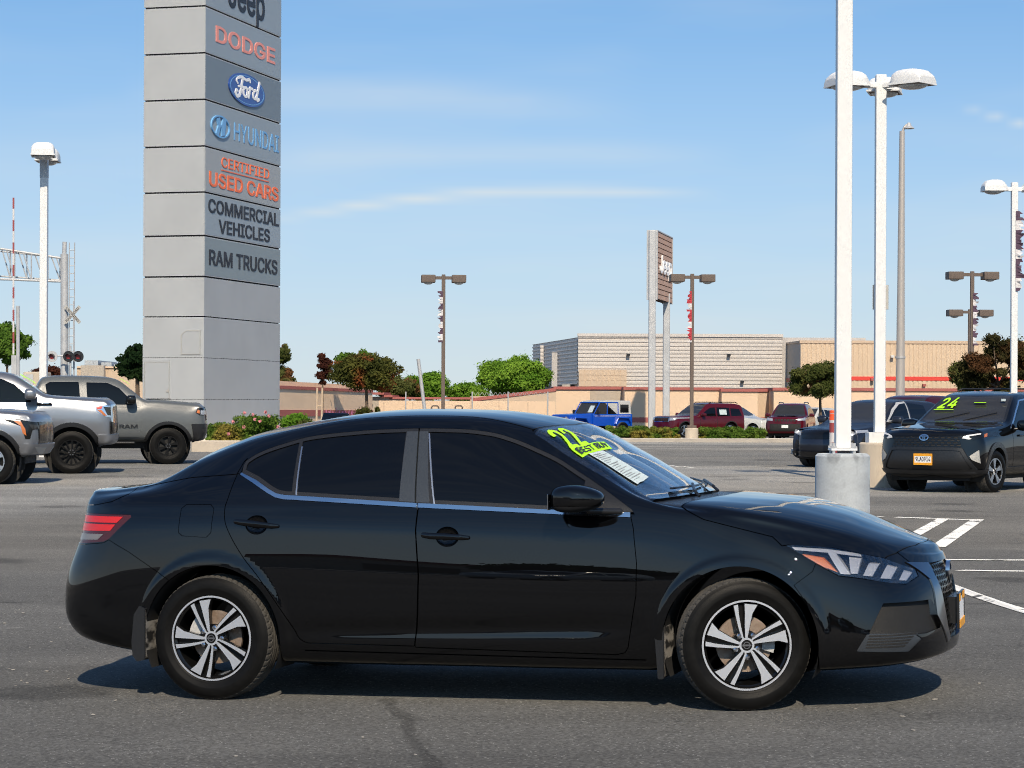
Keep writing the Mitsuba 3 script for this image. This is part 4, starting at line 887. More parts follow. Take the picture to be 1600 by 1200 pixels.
for i in range(17): add(lk + '__rung', cyl(W(108, 586 - i * 12.2), W(116, 586 - i * 12.2), .03, n=6), 'grey_steel', 30)
t = thing('crossbuck', 'white railroad crossing crossbuck in front of the gantry ladder', 'sign')
for s_, word in ((1, 'RAILROAD'), (-1, 'CROSSING')):
    M = tr(*W(115.5, 492)) @ tr(0, -.5 - .03 * s_, 0) @ ry(math.radians(-48 * s_))
    bk = add(t + '__board', mv(box(-.72, .72, -.02, .02, -.11, .11), M), 'sign_back')
    tx = ttext(word, 1.2, .16, .012, True); v = tx.vertices.copy(); tx = trimesh.Trimesh(np.c_[v[:, 0] - .6, -.022 - v[:, 2], v[:, 1] - .08], tx.faces, process=False)
    add(bk + '__lettering', mv(tx, M), 'letter_black')
add(t + '__post', cyl(foot(115.5, YG - .4) , W(115.5, 470, YG - .4), .06, n=10), 'grey_steel', 30)
t = thing('crossing_signal', 'pair of round red crossing lights with black hoods behind the grey pickup cab', 'traffic light')
mat('signal_red', (.20, .012, .012), .3)
add(t + '__mast', cyl(foot(110, YG - 1), W(110, 540, YG - 1), .07, n=10), 'grey_steel', 30)
add(t + '__crossarm', cyl(W(76, 556, YG - 1), W(124, 556, YG - 1), .05, n=8), 'grey_steel', 30)
for u in (107, 122, 81):
    c = W(u, 557, YG - 1.2); lk = numbered(t + '__light')
    add(lk, cyl(c, c + [0, .04, 0], .36, n=28), 'black_satin' if u > 90 else 'grey_steel', 30)
    add(lk + '__lens', cyl(c - [0, .03, 0], c, .17, n=20), 'signal_red', 30)
    a = np.linspace(math.radians(10), math.radians(170), 14); hv = np.array([[(c[0] + .2 * math.cos(x), c[1] - y, c[2] + .2 * math.sin(x) - y * .15) for y in (0, .32)] for x in a]).reshape(-1, 3); ii = np.arange(13) * 2
    add(lk + '__hood', trimesh.Trimesh(hv, np.vstack([np.c_[ii, ii + 1, ii + 3], np.c_[ii, ii + 3, ii + 2]]), process=False), 'black_satin', 40)
t = thing('crossing_gate', 'raised red and white striped crossing gate arm at the far left', 'barrier')
mat('gate_white', (.55, .53, .52), .5); mat('gate_red', (.28, .05, .05), .5)
for i in range(14):
    a, b_ = 309 + i * 17.5, 309 + (i + 1) * 17.5
    p0, p1 = W(21.5, a), W(22, b_); add(t + '__stripe', box(p0[0] - .06, p0[0] + .05, YG - .08, YG - .03, p1[2] + .01, p0[2]), 'gate_red' if i % 2 == 0 else 'gate_white')
add(t + '__stand', cat(box(W(18, 500)[0], W(29, 500)[0], YG - .02, YG + .3, foot(22, YG)[2], W(22, 555)[2]), cyl(foot(28, YG), W(28, 478), .12, n=10)), 'grey_steel')

# ------------------------------------------------------------------ buildings and walls
grained('stucco_peach', (.66, .49, .34), .05, .8, .85)
grained('stucco_tan', (.52, .40, .29), .05, .8, .85)
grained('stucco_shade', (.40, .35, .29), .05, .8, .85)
grained('cap_maroon', (.34, .10, .085), .08, 1, .7)
mat('band_red', (.62, .045, .03), .6)
mat('corrugate', mikit.proc(lambda p, n, uv: mi.Color3f(.52, .485, .45) * (.93 + .12 * mikit.fbm(p.x * .5, p.y * .5, p.z * 3))), .5, .1)
mat('rib_tan', mikit.proc(lambda p, n, uv: mi.Color3f(.56, .43, .30) * (.95 + .08 * mikit.fbm(p.x * .3, p.y * .3, p.z * .3))), .6)
mat('roof_grey', (.42, .40, .385), .8)
def corr(x0, x1, z0, z1, y, pitch=.62, d=.16):
    """horizontally corrugated wall facing the camera"""
    zs_ = []; n = int((z1 - z0) / pitch)
    for i in range(n):
        a = z0 + i * (z1 - z0) / n; h = (z1 - z0) / n
        zs_ += [(a, 0), (a + h * .30, 0), (a + h * .42, -d), (a + h * .88, -d), (a + h, 0)]
    zs_ = np.array(zs_)
    V = np.array([[(x, y + dy, z) for z, dy in zs_] for x in (x0, x1)]).reshape(-1, 3); k = len(zs_); i = np.arange(k - 1)
    return trimesh.Trimesh(V, np.vstack([np.c_[i, i + k, i + k + 1], np.c_[i, i + k + 1, i + 1]]), process=False)
YB = 165.0
def Xa(u, Y): return float(ray(u, 600)[0] * Y)
def Za(v, Y, u=800): return float(at(u, v, Y)[2])
t = thing('metal_building', 'big building with horizontally ribbed pale metal walls behind the blue off-roader', 'building')
zb, ztop = -1.2, Za(525.5, YB, 1050)
x0, x1 = Xa(903, YB), Xa(1222, YB)
add(t + '__ribbed_wall', corr(x0, x1, Za(608, YB, 1000), ztop, YB, .26, .09), 'corrugate')
add(t + '__block', box(x0 + .02, x1 + 6, YB + .2, YB + 40, zb, ztop - .05), 'roof_grey')
add(t + '__coping', box(x0 - .05, x1 + .05, YB - .2, YB + .3, ztop - .04, ztop + .18), 'corrugate')
# left flank running back, stepped
m_ = corr(0, 22, Za(600, YB, 900), ztop - .1, 0, .26, .09); add(t + '__flank_wall', mv(m_, tr(x0 - .05, YB, 0) @ rz(math.radians(98)) @ np.diag([1, 1, 1, 1]) @ tr(0, 0, 0)), 'corrugate')
add(t + '__lean_to', box(Xa(862, YB + 9), x0 - .3, YB + 9, YB + 30, zb, Za(551, YB + 9, 880)), 'roof_grey')
m_ = corr(Xa(844, YB + 16), Xa(873, YB + 16), zb, Za(540, YB + 16, 860), YB + 15.8, .3, .09); add(t + '__rear_wall', m_, 'corrugate')
add(t + '__rear_block', box(Xa(844, YB + 16), Xa(873, YB + 16), YB + 16, YB + 40, zb, Za(539, YB + 16, 860)), 'roof_grey')
xb = Xa(979, YB - .6)
bw = thing_b = t + '__block_wall'
add(bw, box(x0 + .05, xb, YB - .55, YB - .02, zb, Za(578, YB, 950)), 'stucco_tan')
ph = Za(578, YB, 950); rows_ = 9
for i in range(5):
    for j in range(8):
        w_ = (xb - x0 - .05) / 8
        add(bw + '__brick', box(x0 + .05 + j * w_ + .02 + (w_ / 2 if i % 2 and j < 7 else 0) * .5, x0 + .05 + (j + 1) * w_ - .02, YB - .59, YB - .53, ph - (i + 1) * .40 + .03, ph - i * .40), 'stucco_tan')
for u, v in ((981, 554), (1138, 554.5), (1159, 596)): add(t + '__wall_lamp', box(Xa(u - 2.6, YB), Xa(u + 2.6, YB), YB - .5, YB - .1, Za(v + 2, YB, u), Za(v - 1.5, YB, u)), 'black_satin')
# right-hand store
YS = 160.0
t = thing('store_building', 'long tan ribbed store building with a red band, right of the metal building', 'building')
x0s, x1s = Xa(1251, YS), Xa(1700, YS); zts = Za(535.5, YS, 1400)
ribs = []
add(t + '__wall', box(x0s, x1s + 20, YS, YS + 60, zb, zts), 'rib_tan')
n = 62
for i in range(n):
    xa = x0s + .12 + i * (x1s - x0s) / n
    add(t + '__panel', box(xa, xa + (x1s - x0s) / n - .13, YS - .05, YS + .02, Za(612, YS, 1400), zts - .10), 'rib_tan')
add(t + '__coping', box(x0s - .08, x1s + 20, YS - .1, YS + .2, zts - .06, zts + .14), 'stucco_tan')
add(t + '__red_band', box(x0s + .02, x1s + 20, YS - .09, YS - .04, Za(594.5, YS, 1400), Za(588.5, YS, 1400)), 'band_red')
add(t + '__side_wall', box(Xa(1214, YS + 15), x0s - .01, YS + .02, YS + 60, zb, zts - .02), 'stucco_shade') if False else None
sw0 = np.array([x0s - .01, YS + .01]); sw1 = np.array([Xa(1214.5, YS + 9), YS + 9])
dv = sw1 - sw0; Lw = np.linalg.norm(dv); Mw = np.eye(4); Mw[:2, 0] = dv / Lw; Mw[:2, 1] = [-dv[1] / Lw, dv[0] / Lw]; Mw[:2, 3] = sw0
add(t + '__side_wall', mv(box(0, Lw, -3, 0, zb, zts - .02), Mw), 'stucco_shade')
add(t + '__side_band', mv(box(0, Lw, 0, .05, Za(596, YS, 1250), Za(590, YS, 1250)), Mw), 'cap_maroon')
add(t + '__side_coping', mv(box(0, Lw, -3, .08, zts - .02, zts + .12), Mw), 'stucco_tan')
for a, b_, v in ((1240, 1322, 530.5), (1340, 1372, 532.5)): add(t + '__roof_unit', box(Xa(a, YS + 12), Xa(b_, YS + 12), YS + 12, YS + 20, zts - .5, Za(v, YS + 12, a)), 'stucco_tan')
for u, v in ((1393, 557), (1362, 593), (1443, 602)): add(t + '__wall_lamp', box(Xa(u - 2.4, YS), Xa(u + 2.4, YS), YS - .45, YS - .06, Za(v + 2, YS, u), Za(v - 2, YS, u)), 'lamp_glass' if u == 1393 else 'cap_maroon')
# low peach building in front
YW = 142.0
t = thing('low_building', 'low peach stucco building with a maroon cap and base stripe behind the parked cars', 'building')
zc = Za(607, YW, 1050)
def seg(u0, u1, Y0, Y1, vt, m='stucco_peach', cap=True, base=True, dz=0):
    xa, xb_ = Xa(u0, Y0), Xa(u1, Y0)
    add(t + '__wall', box(xa, xb_, Y0, Y1, -1.4, Za(vt, Y0, (u0 + u1) / 2)), m)
    if cap: add(t + '__cap', box(xa - .08, xb_ + .08, Y0 - .14, Y1, Za(vt, Y0, (u0 + u1) / 2), Za(vt - 4.5, Y0, (u0 + u1) / 2)), 'cap_maroon')
    if base: add(t + '__base_stripe', box(xa, xb_, Y0 - .03, Y0, Za(660, Y0, u0), Za(652, Y0, u0)), 'cap_maroon')
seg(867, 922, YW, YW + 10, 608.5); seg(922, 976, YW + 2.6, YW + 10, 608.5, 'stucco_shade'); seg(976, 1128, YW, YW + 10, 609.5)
seg(1128, 1184, YW - .8, YW + 10, 612); seg(1184, 1209, YW + 2.0, YW + 10, 612, 'stucco_tan'); seg(1209, 1640, YW - .6, YW + 10, 611)
# far wall and yard wall on the left
t = thing('yard_wall', 'long low peach wall with a maroon stripe and pink graffiti left of the brown lamp', 'wall')
wl = [(430, 118.0, 604.5), (596, 140.0, 611.5)]
def run(key, a, b_, zt0, zt1, th, m, z0=-1.5):
    a, b_ = np.array(a, float), np.array(b_, float); d = b_ - a; L = np.linalg.norm(d); d /= L; nn = np.array([d[1], -d[0]])
    v = []
    for p_, zt_ in ((a, zt0), (b_, zt1)):
        for o in (0, -th):
            for z in (z0 if not callable(z0) else z0(zt_), zt_): v.append((*(p_ + nn * o), z))
    f = np.array([[0, 4, 5, 1], [2, 3, 7, 6], [1, 5, 7, 3], [0, 2, 6, 4], [0, 1, 3, 2], [4, 6, 7, 5]])
    return add(key, trimesh.Trimesh(np.array(v), np.vstack([f[:, [0, 1, 2]], f[:, [0, 2, 3]]]), process=False), m)
A_, B_ = (Xa(425, 118), 118.0), (Xa(582, 140), 140.0)
zA_, zB_ = Za(607, 118, 430), Za(613.5, 140, 590)
run(t + '__wall', A_, B_, zA_, zB_, 6, 'stucco_peach')
k2 = lambda p_, dy: (p_[0] + .05, p_[1] - dy)
run(t + '__cap', k2(A_, .12), k2(B_, .12), zA_ + .17, zB_ + .17, 6, 'cap_maroon', lambda z: z - .17 + .003)
run(t + '__base_stripe', k2(A_, .05), k2(B_, .05), Za(640.5, 118, 430), Za(641, 140, 590), .04, 'cap_maroon', lambda z: z - .33)
run(t + '__roof_edge', (A_[0], A_[1] + 4), (B_[0], B_[1] + 4), zA_ + .42, zB_ + .42, 3, 'stucco_peach', lambda z: z - .25)
mat('graffiti_pink', (.72, .22, .36), .7)
rg = np.random.default_rng(8); gm = []
dW = np.array(B_) - np.array(A_); dW /= np.linalg.norm(dW)
for i in range(11):
    s_ = 10.2 + i * .75; c = np.array(A_) + dW * s_ ; zz0 = Za(644.5, c[1], 520)
    w_ = sm(np.cumsum(rg.uniform(-1, 1, (7, 2)) * [.22, .22], 0) * [1, .6], 30); pg = LineString(w_ - w_.mean(0)).buffer(.05)
    e_ = trimesh.creation.extrude_polygon(pg if pg.geom_type == 'Polygon' else list(pg.geoms)[0], .01, engine='earcut'); v = e_.vertices
    gm.append(trimesh.Trimesh(np.c_[c[0] + .05 + dW[0] * v[:, 0] + .0, c[1] - .13 + dW[1] * v[:, 0], zz0 + v[:, 1]], e_.faces, process=False))
add(t + '__graffiti', cat(*gm), 'graffiti_pink')
t = thing('store_annex', 'peach annex with a stepped maroon roof edge at the end of the long wall', 'building')
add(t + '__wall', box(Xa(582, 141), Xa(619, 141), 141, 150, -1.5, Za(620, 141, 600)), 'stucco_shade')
for i, (a, b_, v) in enumerate(((580, 600, 613), (596, 613, 617), (608, 624, 620))): add(t + '__roof_edge', box(Xa(a, 140.5), Xa(b_, 140.5), 140.5 + i * .2, 150, Za(v + 3.5, 141, a), Za(v, 141, a)), 'cap_maroon')
t = thing('boundary_wall', 'plain pale wall with a fence and coiled wire between the brown lamp and the blue off-roader', 'wall')
add(t + '__wall', box(Xa(592, 133), Xa(868, 133), 133, 133.3, -1.5, Za(626.5, 133, 740)), 'stucco_peach')
for u in range(600, 868, 45): add(t + '__joint', box(Xa(u, 133) - .03, Xa(u, 133) + .03, 132.97, 133.0, -1.4, Za(627.5, 133, 740)), 'stucco_tan')
add(t + '__upper_wall', box(Xa(735, 139), Xa(869, 139), 139, 139.3, -1.0, Za(619, 139, 740)), 'stucco_tan')
run(t + '__upper_cap', (Xa(738, 138.9), 138.9), (Xa(869, 138.9), 138.9), Za(622, 139, 740), Za(606, 139, 868), .5, 'cap_maroon', lambda z: z - .2)
run(t + '__mesh_panel', (Xa(738, 139), 138.98), (Xa(869, 139), 138.98), Za(625, 139, 740), Za(610, 139, 868), .2, 'stucco_tan', -1)
add(t + '__upper_coping', box(Xa(622, 138), Xa(740, 138), 138, 138.4, Za(624, 138, 700), Za(620.5, 138, 700)), 'cap_maroon')
for u in (634, 738, 794, 856): add(t + '__fence_post', cyl([Xa(u, 132.9), 132.9, -1], [Xa(u, 132.9), 132.9, Za(612, 133, u)], .04, n=8), 'grey_steel')
rgw = [np.array([Xa(u, 132.9), 132.9, Za(615.5 - 2.5 * math.sin((u - 640) * .9), 133, u)]) for u in np.arange(738, 858, 1.2)]
add(t + '__coiled_wire', path(rgw, .012, 4), 'grey_steel')
# small things before the wall
for i, u in enumerate((680, 717)):
    y = 110.0;     z0 = float(gz(0, y)); a, b_ = Xa(u - 5.5, y), Xa(u + 5.5, y); zt = Za(634, y, u)
    k = add('hoop_rail', path([[a, y, z0], [a, y, zt - .06], [a + .06, y, zt], [b_ - .06, y, zt], [b_, y, zt - .06], [b_, y, z0]], .035, 8), 'bronze_steel', 40); lab(k, ('left' if i == 0 else 'right') + ' of two small dark hoops in front of the pale wall', 'rail')
k = add('leaning_pole', cyl(at(668, 652, 95) - [0, 0, .6], at(653.5, 561, 95), .075, n=14), 'grey_steel', 30); lab(k, 'slim grey steel pole leaning to the left behind the sedan roof', 'pole')
k = thing('marker_post', 'red and white marker post close behind the nearest white light pole', 'post')
pm = foot(1302, 52); zt0 = Za(641, 52, 1300)
add(k + '__post', cyl(pm, [pm[0], pm[1], pm[2] + .6], .09, n=16), 'gate_red', 30)
for i in range(3): add(k + '__band', cyl([pm[0], pm[1], pm[2] + .6 + i * .22], [pm[0], pm[1], pm[2] + .6 + (i + 1) * .22], .092, n=16), ('gate_white', 'gate_red', 'gate_white')[i], 30)
mat('marker_orange', (.80, .10, .03), .5)
add(k + '__sleeve', cyl([pm[0], pm[1], pm[2] + 1.1], [pm[0], pm[1], zt0], .096, .09, n=16), 'marker_orange', 30)
# distant blocks beyond the crossing
t = thing('far_building', 'low tan building beyond the grey pickup roof, left of the pylon', 'building')
add(t + '__wall', box(Xa(120, 210), Xa(250, 210), 210, 230, -2, Za(575, 210, 180)), 'stucco_tan')
add(t + '__end_wall', box(Xa(126, 209), Xa(162, 209), 209, 210, -2, Za(571, 210, 150)), 'stucco_shade')
add(t + '__parapet', box(Xa(120, 209.8), Xa(250, 209.8), 209.8, 230, Za(575, 210, 180), Za(572.5, 210, 180)), 'stucco_peach')
t = thing('hillside_building', 'pale grey blocks far away above the tan building, left of the pylon', 'building')
for a, b_, v in ((132, 153, 563), (158, 174, 566), (178, 196, 569)):
    add(t + '__block', box(Xa(a, 420), Xa(b_, 420), 420, 440, -2, Za(v, 420, 150)), 'concrete_pale')
t = thing('utility_cabinet', 'grey cabinet at the far left between the crossing gate and the white pole', 'cabinet')
add(t + '__box', rbox(Xa(36, 120), Xa(62, 120), 120, 123, -1, Za(581, 120, 50), .05), 'concrete_tan', 30); add(t + '__door', box(Xa(39, 120), Xa(52, 120), 119.95, 120.01, -.4, Za(585, 120, 50)), 'grey_steel')

# ------------------------------------------------------------------ kerbs and planting strips
def slab(pts, h, m, name, drop=.3):
    P_ = np.array(pts, float); g = Polygon(P_).segmentize(2.0)
    e_ = trimesh.creation.extrude_polygon(g, 1.0, engine='earcut'); v = e_.vertices; base = gz(v[:, 0], v[:, 1]); v[:, 2] = np.where(v[:, 2] > .5, base + h, base - drop); return structure(name, e_, m)
gp = lambda u, v: tuple(on_ground(u, v)[:2])
kx = [(Xa(430, 99.0), 99.0), (Xa(1285, 99.0), 99.0), (Xa(1285, 103.2), 103.2), (Xa(430, 103.2), 103.2)]
slab(kx, .15, 'kerb_concrete', 'kerb')
slab([(Xa(300, 69), 69.0), (Xa(392, 69.6), 69.6), (Xa(452, 77), 77.0), (Xa(500, 90), 90.0), (Xa(460, 92), 92), (Xa(300, 92), 92), (Xa(250, 80), 80)], .32, 'concrete_tan', 'kerb')
slab([gp(1236, 709), gp(1262, 714), gp(1300, 716), gp(1330, 713), gp(1330, 706), gp(1262, 702)], .16, 'kerb_concrete', 'kerb')
mat('paver_red', (.36, .17, .12), .9)
slab([gp(1242, 706.8), gp(1262, 711.3), gp(1300, 713), gp(1326, 711), gp(1326, 703.8), gp(1264, 700.5)], .164, 'paver_red', 'pavement')

# ------------------------------------------------------------------ planting
def leafmat(name, c0, c1, c2=None):
    def fn(p, n, uv):
        a = mikit.fbm(p.x * 1.3, p.y * 1.3, p.z * 1.3, 3); b = mikit.cell_rand(p.x * 6, p.y * 6, p.z * 6)
        c = mikit.mix(c0, c1, dr.clip(mikit.smoothstep(.3, .7, a) * .7 + .3 * b, 0, 1))
        return mikit.mix(c, c2, mikit.smoothstep(.54, .68, mikit.fbm(p.x * .9 + 5, p.y * .9, p.z * .9 + 2, 3))) if c2 is not None else c
    scene[name] = {'type': 'principledthin', 'base_color': mikit.proc(fn), 'roughness': .6, 'diff_trans': .5, 'spec_trans': 0.0}
    return name
leafmat('leaf_green', (.05, .11, .018), (.14, .25, .04)); leafmat('leaf_bright', (.08, .19, .02), (.24, .40, .05)); leafmat('leaf_dark', (.012, .028, .012), (.03, .055, .018))
leafmat('leaf_maple', (.05, .06, .018), (.12, .12, .03), (.26, .075, .03)); leafmat('leaf_plum', (.04, .016, .014), (.09, .034, .022)); leafmat('leaf_brown', (.03, .032, .014), (.075, .068, .026), (.10, .05, .024)); leafmat('leaf_hedge', (.05, .11, .018), (.19, .28, .05), (.26, .22, .05))
leafmat('leaf_olive', (.055, .075, .02), (.13, .14, .045), (.19, .09, .04))
grained('bark', (.12, .085, .06), .3, 6, .9)
def leaves(n, size, clumps, seed, spread=.5, flat_=.0):
    """n small folded leaves spread through the clumps, each (x, y, z, r)"""
    r = np.random.default_rng(seed); c = np.array(clumps); w = c[:, 3] ** 2; i = r.choice(len(c), n, p=w / w.sum())
    d = r.normal(size=(n, 3)); d /= np.linalg.norm(d, axis=1, keepdims=True)
    rad = c[i, 3] * r.uniform(.25, 1.0, n) ** .45 * np.where(r.uniform(size=n) < .22, r.uniform(1.0, 1.45, n), 1.0)
    P_ = c[i, :3] + d * rad[:, None] * [1, 1, .62] + r.normal(size=(n, 3)) * rad[:, None] * .12
    nn = d * .8 + r.normal(size=(n, 3)) * .7 + [0, 0, .35]; nn /= np.linalg.norm(nn, axis=1, keepdims=True)
    a = np.cross(nn, r.normal(size=(n, 3))); a /= np.linalg.norm(a, axis=1, keepdims=True); b = np.cross(nn, a)
    s = size * r.uniform(.6, 1.3, n)[:, None]
    V = np.stack([P_ - a * s, P_ + b * s * .5 + nn * s * .12, P_ + a * s, P_ - b * s * .5 + nn * s * .12], 1).reshape(-1, 3)
    k_ = np.arange(n)[:, None] * 4
    return trimesh.Trimesh(V, np.vstack([k_ + [0, 1, 2], k_ + [0, 2, 3]]), process=False)
def crown_clumps(c, rx_, rz_, n, seed, rmin=.2, rmax=.38, shape=None):
    r = np.random.default_rng(seed); out = []
    while len(out) < n:
        d = r.normal(size=3); d /= np.linalg.norm(d); t_ = r.uniform(.35, 1.0) ** .5
        p_ = d * t_
        if shape and not shape(p_): continue
        q_ = r.uniform(rmin, rmax); out.append((c[0] + p_[0] * rx_ * (1.02 - q_), c[1] + p_[1] * rx_ * (1.02 - q_), c[2] + p_[2] * (rz_ - rx_ * q_ * .8), rx_ * q_))
    return out
def tree(name, label, u, Y, vtop, vbot, halfw, leaf, seed, trunk=True, n=9000, size=.16, clumps=64, stem_r=.12, cat_='tree', shape=None, du=0, rmin=.14, rmax=.34, group=None):
    t = thing(name, label, cat_, group)
    p = foot(u, Y); z1, z0 = Za(vtop, Y, u), Za(vbot, Y, u); r_ = halfw * Y / FPX
    c = np.array([Xa(u + du, Y), Y, (z0 + z1) / 2])
    cl = crown_clumps(c, r_, (z1 - z0) / 2, clumps, seed, rmin, rmax, shape)
    add(t + '__crown', leaves(int(n * 2.2), size * .66, cl, seed), leaf)
    if trunk:
        r = np.random.default_rng(seed + 5); zf = z0 + (z1 - z0) * .25
        ms = [cyl(p - [0, 0, .1], [p[0] + .03, p[1], zf * .5 + p[2] * .5], stem_r, stem_r * .8, 10), cyl([p[0] + .03, p[1], zf * .5 + p[2] * .5], [c[0] * .3 + p[0] * .7, p[1], zf], stem_r * .8, stem_r * .6, 10)]
        for j in range(7):
            q = np.array(cl[r.integers(len(cl))][:3]); ms.append(cyl([c[0] * .3 + p[0] * .7, p[1], zf - r.uniform(0, .3)], q, stem_r * .45, stem_r * .12, 7))
        add(t + '__trunk', cat(*ms), 'bark', 30)
    return t
tree('broadleaf_tree', 'green tree at the far left edge behind the crossing gate', 10, 165, 502, 572, 40, 'leaf_green', 1, n=9000, size=.2, du=2)
tree('broadleaf_tree', 'dark leaved tree half hidden behind the left side of the pylon', 214, 88, 536, 600, 33, 'leaf_dark', 2, n=5000, size=.12)
tree('conifer_tree', 'olive green pointed tree rising just right of the pylon', 440, 150, 536, 612, 26, 'leaf_olive', 3, n=7000, size=.15, shape=lambda p: math.hypot(p[0], p[1]) < .95 - .55 * (p[2] + 1) / 2 * 1.2)
tree('plum_tree', 'slender dark red young tree held by wooden stakes', 503, 104, 549, 606, 15, 'leaf_plum', 4, n=2600, size=.09, stem_r=.05, clumps=18, rmin=.3, rmax=.5, du=3)
st = thing('tree_stake', 'pair of pale wooden stakes beside the slender dark red tree', 'stake')
for u in (494, 502): add(st + '__stake', cyl(foot(u, 103.6), at(u + 1.5, 606, 103.6), .045, n=8), 'stucco_tan')
add(st + '__tie', cyl(at(494.5, 634, 103.6), at(502, 634, 103.6), .035, n=6), 'stucco_tan')
tree('broadleaf_tree', 'dark green tree crown showing just behind the red and green maple', 558, 128, 541, 600, 42, 'leaf_green', 5, n=7000, size=.14, trunk=False)
tree('maple_tree', 'spreading maple with red and green leaves standing before the peach wall', 572, 102, 547, 618, 62, 'leaf_maple', 6, n=9500, size=.11, stem_r=.10, clumps=80, rmin=.13, rmax=.29)
tree('broadleaf_tree', 'yellowish green bushy tree over the wall left of the brown lamp', 622, 150, 582, 632, 40, 'leaf_olive', 7, n=5000, size=.14, trunk=False)
tree('broadleaf_tree', 'bright green bushy tree directly behind the left brown lamp pole', 666, 152, 576, 634, 42, 'leaf_bright', 8, n=5500, size=.14, trunk=False)
tree('broadleaf_tree', 'low green tree over the wall between the brown lamp and the large round tree', 730, 155, 592, 636, 38, 'leaf_bright', 9, n=4000, size=.14, trunk=False)
tree('broadleaf_tree', 'large round bright green tree left of the metal building', 803, 150, 551, 626, 63, 'leaf_bright', 10, n=19000, size=.15, clumps=95, rmin=.11, rmax=.27)
tree('maple_tree', 'small round topped maple behind the nearest white light pole', 1281, 100, 557, 632, 54, 'leaf_olive', 11, n=9500, size=.10, clumps=44, stem_r=.085, shape=lambda p: p[2] > -.75, rmin=.14, rmax=.3)
tree('plum_tree', 'large dark red and green tree at the right edge behind the parked vans', 1560, 90, 515, 625, 68, 'leaf_brown', 12, n=12000, size=.10, clumps=50, shape=lambda p: p[2] < .2 or abs(p[0] - .35) < .6, rmin=.09, rmax=.24)
tree('maple_tree', 'olive leaved tree low at the right edge in front of the store', 1515, 96, 556, 616, 36, 'leaf_olive', 13, n=6000, size=.10, trunk=False)
tree('shrub', 'dark purple shrub beyond the white pole on the far left', 75, 190, 570, 600, 30, 'leaf_plum', 14, n=3000, size=.2, trunk=False, cat_='shrub')
def bush(name, label, boxes, leaf, seed, n, size, cat_='shrub'):
    t = thing(name, label, cat_)
    add(t + '__foliage', leaves(n, size, boxes, seed), leaf); return t
def row_clumps(u0, u1, Y, vt, vb, depth, seed, k=60, rr=.2):
    r = np.random.default_rng(seed); z1, z0 = Za(vt, Y, u0), Za(vb, Y, u0)
    lo, hi = Xa(u0, Y), Xa(u1, Y); rr = min(rr, (hi - lo) * .45, (z1 - z0) * .6)
    return [(r.uniform(lo + rr, hi - rr), Y + r.uniform(0, depth), r.uniform(z0, z1 - rr * .8), rr * r.uniform(.8, 1.1)) for _ in range(k)]
bush('hedge', 'clipped green hedge left of the concrete lamp base on the kerb', row_clumps(945, 1066, 101, 663.5, 686, 1.2, 1, 110, .17), 'leaf_hedge', 21, 15000, .055, 'hedge')
bush('hedge', 'clipped green hedge right of the concrete lamp base on the kerb', row_clumps(1088, 1201, 101, 665.5, 687, 1.2, 2, 110, .17), 'leaf_hedge', 22, 15000, .055, 'hedge')
bush('shrub', 'leafy green shrub by the grey pickup bumper, at the foot of the pylon', row_clumps(318, 366, 71.2, 655, 692, 1.3, 3, 40, .22), 'leaf_hedge', 23, 7000, .05)
rb = bush('rose_bush', 'rose bush with pink blooms at the foot of the pylon', row_clumps(356, 436, 71.0, 646, 692, 1.5, 4, 60, .25), 'leaf_hedge', 24, 11000, .05)
mat('rose_pink', (.62, .26, .27), .7)
r = np.random.default_rng(3)
for u, v in ((382, 645), (415, 644), (364, 659), (398, 655), (406, 658), (420, 650), (357, 678), (434, 667), (381, 667), (395, 648)):
    c = at(u, v, 70.75); ms = []
    for _ in range(16):
        d = r.normal(size=3); d /= np.linalg.norm(d); a = np.cross(d, r.normal(size=3)); a /= np.linalg.norm(a); b = np.cross(d, a); s = .034
        q = np.array([c + d * .03 + a * s, c + d * .05 + b * s, c + d * .03 - a * s, c + d * .05 - b * s]); ms.append(trimesh.Trimesh(q, [[0, 1, 2], [0, 2, 3]], process=False))
    add(rb + '__bloom', cat(*ms), 'rose_pink')
bush('shrub', 'bright green leafy plants right of the pylon above the sedan boot', row_clumps(437, 480, 84, 643, 668, 2, 5, 44, .26), 'leaf_bright', 25, 6000, .08)
bush('shrub', 'grey green tuft right of the bright green plants', row_clumps(462, 492, 83, 654, 670, 1, 6, 20, .2), 'leaf_olive', 26, 2600, .06)
bush('rose_bush', 'small reddish bush below the maple beside its trunk', row_clumps(553, 580, 100.5, 634, 652, 1, 7, 16, .2), 'leaf_maple', 27, 1600, .06)
bush('rose_bush', 'small reddish bush a little right of the maple trunk', row_clumps(585, 594, 100.5, 632, 650, .6, 8, 8, .14), 'leaf_maple', 28, 700, .05)
# small bits of litter and gravel
r = np.random.default_rng(12); ms = []
for _ in range(55):
    u, v = r.uniform(-20, 1620), r.uniform(700, 1190)
    if _ < 22: u, v = r.uniform(-10, 170), r.uniform(930, 1080)
    p = on_ground(u, v); s = r.uniform(.004, .010); b = trimesh.creation.icosphere(1, s); b.apply_scale([r.uniform(.7, 2.2), r.uniform(.7, 1.6), .35]); b.apply_transform(rz(r.uniform(0, 6)));  b.apply_translation(p + [0, 0, s * .3]); ms.append(b)
mat('pale_stone', (.30, .28, .25), .9)
k = add('gravel', cat(*ms), 'pale_stone'); lab(k, 'scattered pale specks of gravel and litter on the asphalt', 'gravel', kind='stuff')
slab([(-80, -40), (80, -40), (80, -34), (-80, -34)], .14, 'kerb_concrete', 'sidewalk')
